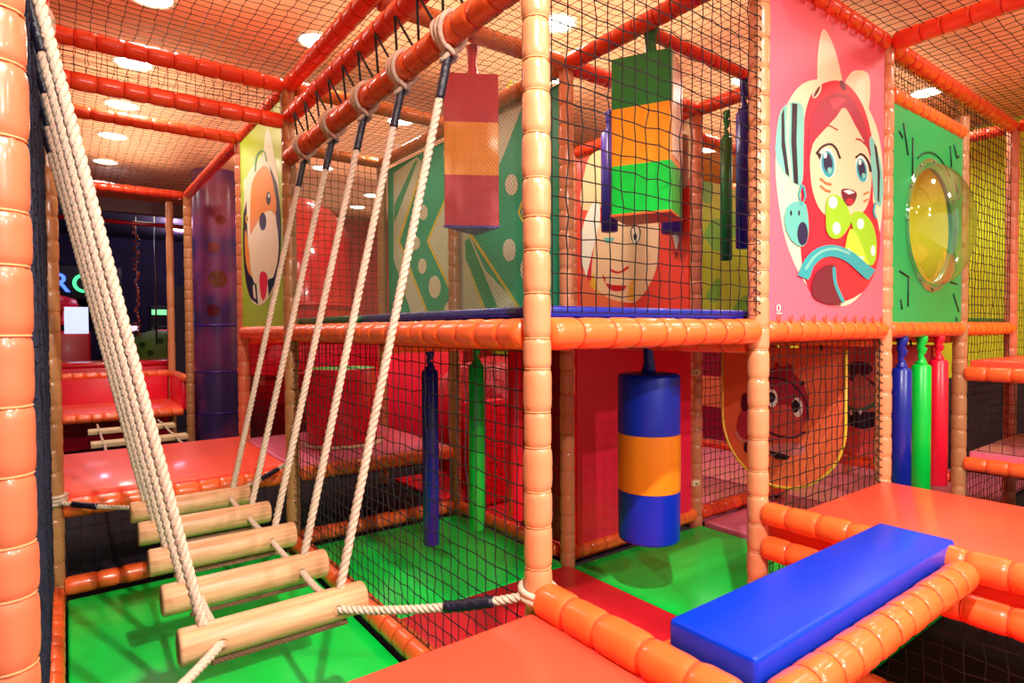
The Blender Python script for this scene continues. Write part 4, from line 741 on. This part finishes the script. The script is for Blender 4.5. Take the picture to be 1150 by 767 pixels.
# ============================================================ nets
net((1.3,.05,.12),(0,2.57,0),(0,0,1.30),'tall black net between the green bridge mat and the shaded bays',ties=('b','r','l'),seed=1,r=.0027)
net((1.35,-.02,1.55),(1.2,0,0),(0,0,1.52),'black knotted net window on the upper deck right of the middle post',ties=('r',),r=.0026,seed=2)
net((2.66,0,.12),(1.22,0,0),(0,0,1.30),'black net below the girl board in front of the monkey face',ties=('r','b'),r=.0028,seed=3)
net((3.97,1.3,.13),(1.18,0,0),(0,0,1.22),'black net behind the pink floor mat',seed=4,r=.003)
net((1.36,4.03,1.56),(1.2,0,0),(0,0,1.53),'black net on the upper deck in front of the red tube',seed=5,r=.003)
net((1.36,4.03,.56),(1.2,0,0),(0,0,.82),'black net behind the red drum',seed=6)
net((-.01,.04,.1),(0,2.58,0),(0,0,3.0),'navy side net seen edge-on beside the nearest post',ties=('l',),mt=M_curt,cu=.045,cv=.05,seed=7,r=.003)
net((.05,2.66,.11),(1.2,0,0),(0,0,.34),'black net under the edge of the far orange platform',seed=8)
net((2.6,-1.7,.03),(0,1.64,0),(0,0,.42),'black net hanging under the right orange deck',ties=('t',),r=.0024,seed=9,cu=.06,cv=.06)
net((3.98,0,2.91),(1.18,0,0),(0,0,.19),'narrow black net strip above the bubble panel',ties=('t',),r=.0022,cu=.045,cv=.045,seed=10)
net((.03,2.66,2.95),(1.22,0,0),(0,0,.15),'narrow net strip between the two left cross beams',cu=.05,cv=.04,seed=11)
net((5.25,0,1.53),(1.1,0,0),(0,0,1.58),'black net in front of the lime wall on the upper right',seed=12,r=.003)
net((5.25,0,.1),(1.1,0,0),(0,0,1.33),'black net in front of the dark wall on the lower right',seed=13,ties=('t',))
net((6.45,0,.1),(1.1,0,0),(0,0,3.0),'black net right of the farthest right post',seed=14)
net((5.2,-1.9,.62),(0,1.85,0),(0,0,.48),'black net between the pink platform and the upper right shelf',seed=15)
net((1.36,2.66,.12),(1.2,0,0),(0,0,.32),'black net below the pink drum platform',seed=16)
net((2.6,1.36,.12),(0,1.25,0),(0,0,1.25),'black net on the right of the shaded green mat',seed=17)
net((-.62,0,.1),(.54,0,0),(0,0,3.0),'black net tied to the left of the nearest post',ties=('r',),seed=18,cu=.045)
# fine mesh
def fine_net(p,U,V,label,sp=.017,r=.00065,mt=None):
    p=Vector(p);U=Vector(U);V=Vector(V);a,b=U.length,V.length;u=U.normalized();v=V.normalized();n=u.cross(v); mb=MB()
    c=-b
    while c<a:
        s0=max(0,c); s1=min(a,c+b)
        for fl in (0,1):
            A=p+u*s0+v*((s0-c) if not fl else b-(s0-c)); B=p+u*s1+v*((s1-c) if not fl else b-(s1-c)); d=(B-A).normalized(); w_=d.cross(n)*r
            mb.add([A+w_,A-w_*.5+n*r*.87,A-w_*.5-n*r*.87,B+w_,B-w_*.5+n*r*.87,B-w_*.5-n*r*.87],[(0,1,4,3),(1,2,5,4),(2,0,3,5)],mt or M_fnet)
        c+=sp
    return tag(mb.build('fine_mesh_net',loc=tuple(p)),label,'net')
fine_net((1.3,.05,1.55),(0,2.57,0),(0,0,1.07),'fine diamond mesh net in front of the hanging red and amber prism')
# roof nets
rn=[((.0,-.4),(1.3,3.05),'roof net over the near half of the rope bridge'),((.0,2.68),(1.3,1.35),'roof net between the two left cross beams'),((.0,4.05),(1.3,2.7),'roof net over the far left bay'),
    ((1.33,0),(1.25,1.3),'roof net over the hanging prism'),((1.33,1.3),(1.25,1.36),'roof net behind the hanging prism'),((1.33,2.7),(1.25,1.33),'roof net before the red tube'),
    ((2.62,0),(1.28,1.3),'roof net over the green hanging block'),((2.62,1.33),(1.28,1.33),'roof net behind the green hanging block'),((3.95,.03),(1.25,1.3),'roof net over the bubble panel bay'),((2.62,2.7),(1.3,1.33),'roof net beyond the face board'),((3.95,1.35),(1.25,1.3),'roof net over the rear right bay'),
    ((2.62,-2.3),(1.28,2.28),'roof net left of the roof beam at upper right'),((3.98,-2.3),(2.4,2.28),'roof net right of the roof beam at upper right'),((5.23,.03),(1.15,1.3),'roof net over the lime wall bay')]
for i,(o_,s_,lb) in enumerate(rn):
    net((o_[0],o_[1],3.165),(s_[0],0,0),(0,s_[1],0),'black '+lb,cu=.068,cv=.064,r=.0021,sag=.05,knots=(i in (0,11,12,6)),name='roof_net',seed=40+i)
# zigzag lacing between rope beam and the beam above
mb=MB(); y=-.2; k=0; L=[]
while y<2.6:
    L.append((1.3+.055*(-1)**k*.6, y, 2.90 if k%2 else 2.69)); y+=.105; k+=1
for a,b in zip(L,L[1:]):
    mb.tube([a,b],.006,M_net,n=6)
tag(mb.build('zigzag_cord',loc=(1.3,-.2,2.7)),'black zigzag cord laced between the two upper bridge beams','cord')

# ============================================================ ropes
def curve_pts(a,b,sag,n):
    a=Vector(a);b=Vector(b); return [a.lerp(b,i/n)-Vector((0,0,sag*4*(i/n)*(1-i/n))) for i in range(n+1)]
def rope(mb, a, b, r=.0165, pitch=.085, mt=None, sag=0.0, strands=3, hand=1, n=7):
    L=(Vector(b)-Vector(a)).length; N=max(6,int(L/pitch*9)); pts=curve_pts(a,b,sag,N)
    sr=r*.56; hr=r*.50
    for s_ in range(strands):
        q=[]
        for i,p in enumerate(pts):
            t=(pts[min(i+1,N)]-pts[max(i-1,0)]).normalized(); ref=Vector((0,1,0)) if abs(t.y)<.9 else Vector((1,0,0)); u=t.cross(ref).normalized(); w_=t.cross(u)
            an=hand*2*PI*(i/N*L/pitch)+2*PI*s_/strands; q.append(p+u*(math.cos(an)*hr)+w_*(math.sin(an)*hr))
        mb.tube(q, sr, mt or M_rope, n=n)
YS=[.55,.95,1.375,1.81,2.25]; ordw=['nearest','second nearest','middle','second farthest','farthest']
YT=[.54,.95,1.37,1.82,2.32]
for i,(y,yt) in enumerate(zip(YS,YT)):
    rnd=random.Random(i+3); zc=.525+rnd.uniform(-.006,.006); dy=rnd.uniform(-.015,.015); dz=rnd.uniform(-.008,.008)
    xl,xr=.325,.925
    t=thing('log_step', ordw[i]+' round wooden log step hanging from two thick ropes', 'swinging step', (.625,y,zc), 'wooden log steps of the rope bridge')
    lg=MB(); R=.056; lg.lathe([(.003,xl),(R-.010,xl),(R-.003,xl+.003),(R,xl+.010),(R,xr-.010),(R-.003,xr-.003),(R-.010,xr),(.003,xr)], M_wood, (0,y,zc), axis='X', n=36, close=False)
    log=lg.build('log', t, ) ; 
    h=MB()
    for hx in (.44,.81):
        h.lathe([(.002,0),(.017,0),(.017,-.004)], M_black, (hx,y-R+.003,zc), axis='Y', n=14, close=False)
    h.build('rope_hole', log)
    for (bx,tx,nm) in ((.835,1.3,'r'),(.395,-.02,'l')):
        mb=MB(); top=Vector((tx+(-.0),yt,2.60)); bot=Vector((bx,y,zc+R-.006)); rope(mb, bot, top, hand=1); rp=mb.build('hanging_rope', t)
        mb=MB(); d=(bot-top).normalized(); mb.tube([top+d*(.03+.012*k)+Vector((.001*(k%2),0,0)) for k in range(16)], .019, M_tape, n=10, rads=[.0175+.002*(k%2) for k in range(16)]); mb.build('tape_wrap', rp)
        mb=MB()
        for q in range(3):      # loops around the beam
            yy=yt-.03+.03*q; tw=.02*(q-1); ringp=[]
            for k in range(25):
                a=2*PI*k/24; ringp.append((tx+.066*math.cos(a), yy+tw*math.sin(a)+.012*math.cos(a), 2.66+.066*math.sin(a)))
            mb.tube(ringp, .011, M_rope, n=7)
        kn=[]
        for k in range(30):
            a=2*PI*k/12; kn.append((tx+.026*math.cos(a), yt+.026*math.sin(a)+.01*math.sin(a*.5), 2.565+.018*math.sin(a*1.5)+.001*k))
        mb.tube(kn, .011, M_rope, n=7); mb.build('beam_knot', t)
    mb=MB(); rope(mb,(.42,y,zc-R-.018),(.86,y,zc-R-.018),r=.010,pitch=.045,mt=M_ropeB); mb.build('under_rope', t)
    if i<4:
        y2=YS[i+1]
        for hx in (.44,.81):
            mb=MB(); rope(mb,(hx,y+R-.012,zc+.01),(hx+.004,y2-R+.012,.525),r=.0135,pitch=.06,sag=.012); mb.build('link_rope', t)
    if i==0:
        mb=MB(); rope(mb,(.81,y-R+.012,zc),(1.262,.0,.628),r=.015,pitch=.06,sag=.02); a_=mb.build('anchor_rope', t)
        w_=MB(); w_.tube(curve_pts((.81,y-R+.012,zc),(1.262,0,.628),.02,40)[23:34],.019,M_tape,n=10,rads=[.0185+.0022*(k%2) for k in range(11)]); w_.build('tape_wrap', a_)
        mb=MB(); rope(mb,(.44,y-R+.012,zc),(.03,.0,.58),r=.015,pitch=.06,sag=.03); mb.build('anchor_rope', t)
        mb=MB()
        for q in range(2):
            mb.tube([(1.3+.058*math.cos(2*PI*k/20),.058*math.sin(2*PI*k/20),.62+.02*q+.008*math.sin(2*PI*k/20)) for k in range(21)],.011,M_rope,n=7)
        mb.build('post_loop', t)
    if i==4:
        mb=MB(); rope(mb,(.81,y+R-.012,zc),(1.262,2.62,.60),r=.013,pitch=.06,sag=.01); a_=mb.build('anchor_rope', t)
        w_=MB(); w_.tube(curve_pts((.81,y+R-.012,zc),(1.262,2.62,.60),.01,40)[20:33],.017,M_tape,n=10); w_.build('tape_wrap', a_)
        mb=MB(); rope(mb,(.44,y+R-.012,zc),(.03,2.60,.55),r=.013,pitch=.06,sag=.01); a_=mb.build('anchor_rope', t)
        w_=MB(); w_.tube(curve_pts((.44,y+R-.012,zc),(.03,2.60,.55),.01,40)[24:36],.017,M_tape,n=10); w_.build('tape_wrap', a_)
        mb=MB()
        for q in range(3): mb.tube([(.0+.055*math.cos(2*PI*k/20),2.66+.055*math.sin(2*PI*k/20),.54+.02*q) for k in range(21)],.011,M_rope,n=7)
        mb.build('post_loop', t)
# far plank bridge
PB=[(4.75,'nearest'),(5.45,'middle'),(6.35,'farthest')]
for y,nm in PB:
    t=thing('plank_step', nm+' pale plank of the small far bridge before the red bench', 'plank step', (.65,y,.42), 'pale planks of the far bridge')
    mb=MB(); mb.box((.24,y-.09,.385),(1.06,y+.09,.43),M_plank,.006); mb.build('plank', t)
    for hx in (.34,.94):
        mb=MB(); mb.tube(([(hx,4.06,.44)] if y<5 else [])+[(hx,y-.02,.435),(hx,y+.26,.42),(hx,{4.75:5.34,5.45:6.24,6.35:6.8}[y],.425)],.012,M_rope,n=7); mb.build('cord', t)

# ============================================================ drum, tube, column
t=thing('padded_drum','red padded drum with a green inside standing on the pink platform','drum',(1.93,3.38,.545))
mb=MB(); R=.285; mb.lathe([(R,.545),(R,1.17),(R-.006,1.176),(R-.018,1.176)], M_rollred, (1.93,3.38,0), n=44, close=False); mb.build('side_wall', t)
mb=MB(); mb.lathe([(.003,1.1745),(R-.018,1.1745)], M_fgreen, (1.93,3.38,0), n=40, close=False); mb.build('green_lining', t)
mb=MB(); mb.lathe([(R+.004,.552),(R+.05,.548),(R+.055,.556),(R+.004,.566)], M_cream, (1.93,3.38,0), n=44, close=False); mb.build('base_ring', t)
t=thing('tube_slide','big glossy red tube slide rising behind the upper net','tube slide',(2.25,5.6,.0))
def ribbed(mb,pts,r,mt,n=32,rib=.4):
    rads=[]; q=[]; acc=0
    for i,p in enumerate(pts):
        q.append(p); rads.append(r)
    mb.tube(q,r,mt,n=n,rads=rads)
mb=MB(); P=[(2.25,5.6,-.06),(2.25,5.6,1.9),(2.25,5.62,2.15),(2.27,5.7,2.35),(2.33,5.85,2.45),(2.40,5.95,2.5)]; P=smooth_path(P) if 'smooth_path' in globals() else P
mb.tube(P,.62,M_tube,n=40); mb.build('tube', t)
mb=MB()
for z in (1.0,1.75):
    mb=MB(); mb.lathe([(.615,z),(.655,z),(.655,z+.05),(.615,z+.05)],M_tube,(2.25,5.6,0),n=40,close=False); mb.build('flange', t)
t=thing('crawl_tube','crimson crawl tube lying behind the slim green roll','crawl tube',(3.35,3.3,.55))
mb=MB(); mb.tube([(3.15,3.05,.6),(3.2,3.12,.6),(3.9,3.9,.6)],.6,M_crim,n=44,rads=[.56,.60,.60]); mb.build('tube', t)
mb=MB(); mb.lathe([(.02,0),(.02,0)],M_crim,(0,0,-5),n=4,close=False)
slab((2.35,4.6,-.05),(3.9,4.7,1.40),M_redboard,'glossy red wall board right of the red drum',name='red_board',cat='board',bev=.01)
slab((1.36,4.10,1.10),(2.58,4.14,1.44),M_redboard,'red board strip hanging just above and behind the red drum',name='red_board',cat='board',bev=.01)
beam((2.65,.665,3.10),(3.88,.665,3.10), 'slim red-orange rail high behind the net window holding the blue roll', r=.035, **RB)
struct('wall_back_low', (1.35,9.2,-.06),(2.3,9.3,2.2), M_wallL)
slab((2.7,2.62,.02),(3.9,2.70,.9),M_rollred,'red padded partition behind the orange net post',name='red_partition',cat='partition',bev=.02)
0 and board('slide_board','sloped red side board seen beyond the net','board',(2.72,3.2,.5),(.8,.6,0),(-.6,.8,0),1.0,.3,1.3,M_rollred)
# purple column
M_col=bpy.data.materials.new('purple_printed_wrap'); M_col.use_nodes=True; nt=M_col.node_tree; b=nt.nodes['Principled BSDF']; b.inputs['Roughness'].default_value=.3; b.inputs['Coat Weight'].default_value=.5; b.inputs['Coat Roughness'].default_value=.2
tc=nt.nodes.new('ShaderNodeTexCoord'); no=nt.nodes.new('ShaderNodeTexNoise'); no.inputs['Scale'].default_value=1.6; no.inputs['Detail'].default_value=2
cr=nt.nodes.new('ShaderNodeValToRGB'); cr.color_ramp.elements[0].position=.42; cr.color_ramp.elements[0].color=(*lin((64,48,104)),1); cr.color_ramp.elements[1].position=.62; cr.color_ramp.elements[1].color=(*lin((132,62,112)),1)
nt.links.new(tc.outputs['Object'],no.inputs['Vector']); nt.links.new(no.outputs['Fac'],cr.inputs[0]); nt.links.new(cr.outputs[0],b.inputs['Base Color'])
t=thing('round_column','big round purple column with a dark printed wrap','column',(1.68,7.1,-.06))
mb=MB(); mb.lathe([(.29,-.06),(.29,CEIL)],M_col,(1.68,7.1,0),n=48,close=False); mb.build('wrap', t)
mb=MB()
for z in (1.55,.95,.42): mb.lathe([(.291,z),(.294,z+.005),(.294,z+.02),(.291,z+.025)],M_violet,(1.68,7.1,0),n=48,close=False)
mb.build('seam_band', t)
mb=MB()
for (an,z,r_,c_) in ((-1.9,2.55,.07,'mdark2'),(-1.75,2.15,.11,'blush'),(-1.95,1.75,.08,'hair'),(-1.6,2.9,.06,'mdark2')):
    pts=[]
    for k in range(18):
        a=2*PI*k/18; th=an+math.cos(a)*r_/.292; pts.append((1.68+.2935*math.cos(th),7.1+.2935*math.sin(th),z+r_*math.sin(a)))
    c0=Vector((1.68+.2955*math.cos(an),7.1+.2955*math.sin(an),z)); mb.add([c0]+pts,[(0,1+k,1+(k+1)%18) for k in range(18)],mat('wrap_print_'+c_,tuple(int(v*.5) for v in AC[c_]),.3))
mb.build('printed_figures', t)

for x,y,e in ((.2,12.6,30),(2.0,13.6,40),(2.4,15.0,50)):
    l=bpy.data.lights.new('arcade_fill','POINT'); l.energy=e; l.color=(.85,.6,1.0); l.shadow_soft_size=.08; o=bpy.data.objects.new('arcade_fill',l); o.location=(x,y,3.75); COL.objects.link(o)  # added purple fill to brighten the otherwise unlit arcade
# ============================================================ arcade beyond the far end
def sign_text(txt, x, y, z, size, rgb, label):
    cu=bpy.data.curves.new('sign_letter','FONT'); cu.body=txt; cu.size=size; cu.extrude=.02; cu.offset=.006; cu.align_x='CENTER'
    o=bpy.data.objects.new('sign_letter',cu); COL.objects.link(o); o.rotation_euler=(PI/2,0,0); o.location=(x,y,z)
    cu.materials.append(mat('neon_%d_%d_%d'%rgb, rgb, .5, emit=3.0))
    bpy.context.view_layer.update(); me=bpy.data.meshes.new_from_object(o.evaluated_get(bpy.context.evaluated_depsgraph_get())); me.name='letter_'+txt
    q=bpy.data.objects.new('sign_letter_shape',me); COL.objects.link(q); q.rotation_euler=(PI/2,0,0); bpy.data.objects.remove(o); return q
t=thing('neon_sign','glowing blue and green letter sign in the dark arcade','sign',(-.1,15.9,2.4))
mb=MB(); mb.box((-.85,15.95,2.25),(1.2,16.9,3.05),M_black,.02); mb.build('backing', t)
for txt,x,rgb in (('T',-.45,(60,90,255)),('R',-.02,(70,110,255)),('O',.45,(60,200,120))):
    o=sign_text(txt,x,15.93,2.42,.62,rgb,''); o.parent=t; o.location=(x-t.location.x,15.93-t.location.y,2.42-t.location.z)
t=thing('bead_strand','dangling copper bead strand in the arcade','bead strand',(1.09,10.9,1.35))
mb=MB(); rnd=random.Random(4)
for k in range(46):
    z=1.4+k*.045; a=rnd.uniform(0,6.28); mb.lathe([(.003,-.022),(.02,-.012),(.026,0),(.02,.012),(.003,.022)],mat('copper_bead',(220,90,50),.25,metal=.5),(1.09+.03*math.cos(a),10.9+.03*math.sin(a),z),n=10,close=False)
mb.tube([(1.09,10.9,1.35),(1.09,10.9,3.5)],.006,M_steel,n=6); mb.build('beads', t)['kind']='stuff'
mb=MB(); mb.tube([(1.385,11,1.1),(1.385,11,3.9)],.014,M_steel,n=8); tag(mb.build('thin_pole',loc=(1.385,11,1.1)),'thin steel pole hanging in the arcade','pole')
t=thing('spotted_mound','green spotted soft mound at the arcade edge','soft mound',(1.5,11.45,-.06))
mb=MB(); mb.lathe([(.50,-.06),(.50,1.15),(.46,1.32),(.34,1.44),(.16,1.50),(.003,1.51)],mat('moss_green',(90,120,30),.6),(1.5,11.45,0),n=32,close=False); mb.build('mound', t)
mb=MB()
for an,z in ((-2.0,1.1),(-1.4,1.2),(-1.0,1.05),(-1.7,1.32),(-1.1,1.34),(-2.3,1.25)):
    R=.505 if z<1.16 else .475; c=Vector((1.5+R*math.cos(an),11.45+R*math.sin(an),z)); u=Vector((-math.sin(an),math.cos(an),0))
    pts=[c+u*(.055*math.cos(2*PI*k/14))+Vector((0,0,.05*math.sin(2*PI*k/14)))+Vector((math.cos(an),math.sin(an),0))*.01 for k in range(14)]; mb.poly(pts,(math.cos(an)*.003,math.sin(an)*.003,0),mat('spot_dark_green',(36,60,26),.6))
mb.build('spots', t)
mb=MB(); mb.box((-.4,9.32,.93),(2.2,10.2,1.03),M_tube,.03); mb.box((-.4,9.32,-.06),(2.2,9.6,.95),M_rollred,.02); tag(mb.build('red_counter',loc=(.9,9.7,.85)),'glossy red counter just beyond the red bench','counter')
t=thing('arcade_machine','red arcade machine with a bright screen by the left ropes','arcade machine',(.05,12.6,0))
mb=MB(); mb.box((-.35,12.4,0),(.45,13.1,1.5),M_rollred,.04); mb.lathe([(.003,-.3),(.3,-.2),(.36,0),(.3,.2),(.003,.3)],M_rollred,(-.05,12.7,1.9),n=24,close=False); mb.build('cabinet', t)
mb=MB(); mb.box((.05,12.36,1.45),(.42,12.42,1.95),mat('screen_glow',(190,200,230),.4,emit=1.6),.01); mb.build('screen', t)
for i,(x,y,z,w_,rgb,lb) in enumerate([(2.85,15.5,1.75,1.1,(230,120,200),'pink lit arcade cabinet screen near the orange post'),(1.95,15.6,1.95,.35,(120,220,140),'small green lit arcade panel'),(3.82,15.4,1.9,.6,(220,210,230),'white lit arcade panel near the tan post'),(1.2,15.7,1.55,.6,(210,190,220),'white lit arcade counter strip behind the bead strand'),(2.2,14.6,1.45,.9,(220,60,90),'red lit arcade counter strip')]):
    t=thing('lit_arcade_panel',lb,'arcade panel',(x,y,z)); mb=MB(); mb.box((x-w_/2-.04,y,-.06),(x+w_/2+.04,y+.3,z+.16),M_black,.02); mb.build('housing', t)
    mb=MB(); mb.box((x-w_/2,y-.02,z-.06),(x+w_/2,y+.01,z+.07),mat('panel_glow_%d'%i,rgb,.4,emit=1.8),.005); mb.build('screen', t)
mb=MB(); mb.tube([(-1.6,10.2,3.28),(4.2,10.2,3.28)],.035,M_tube,n=10); tag(mb.build('red_rail',loc=(1,10.2,3.28)),'thin red rail across the top of the arcade opening','rail')
for i,(x,y,w_) in enumerate([(-.1,11.6,.7),(1.9,12.2,.35),(2.3,14.5,.5),(1.2,10.9,.3)]):
    t=thing('arcade_ceiling_lamp',['white lamp panel at the left of the arcade ceiling','small white lamp high in the arcade ceiling','white lamp farthest back in the arcade ceiling','small white lamp nearest in the arcade ceiling'][i],'ceiling lamp',(x,y,3.88))
    mb=MB(); mb.box((x-w_/2-.03,y-.12,3.87),(x+w_/2+.03,y+.12,3.9),M_steel,.004); mb.build('frame',t)
    mb=MB(); mb.box((x-w_/2,y-.09,3.862),(x+w_/2,y+.09,3.872),M_lamp,.002); mb.build('diffuser',t)
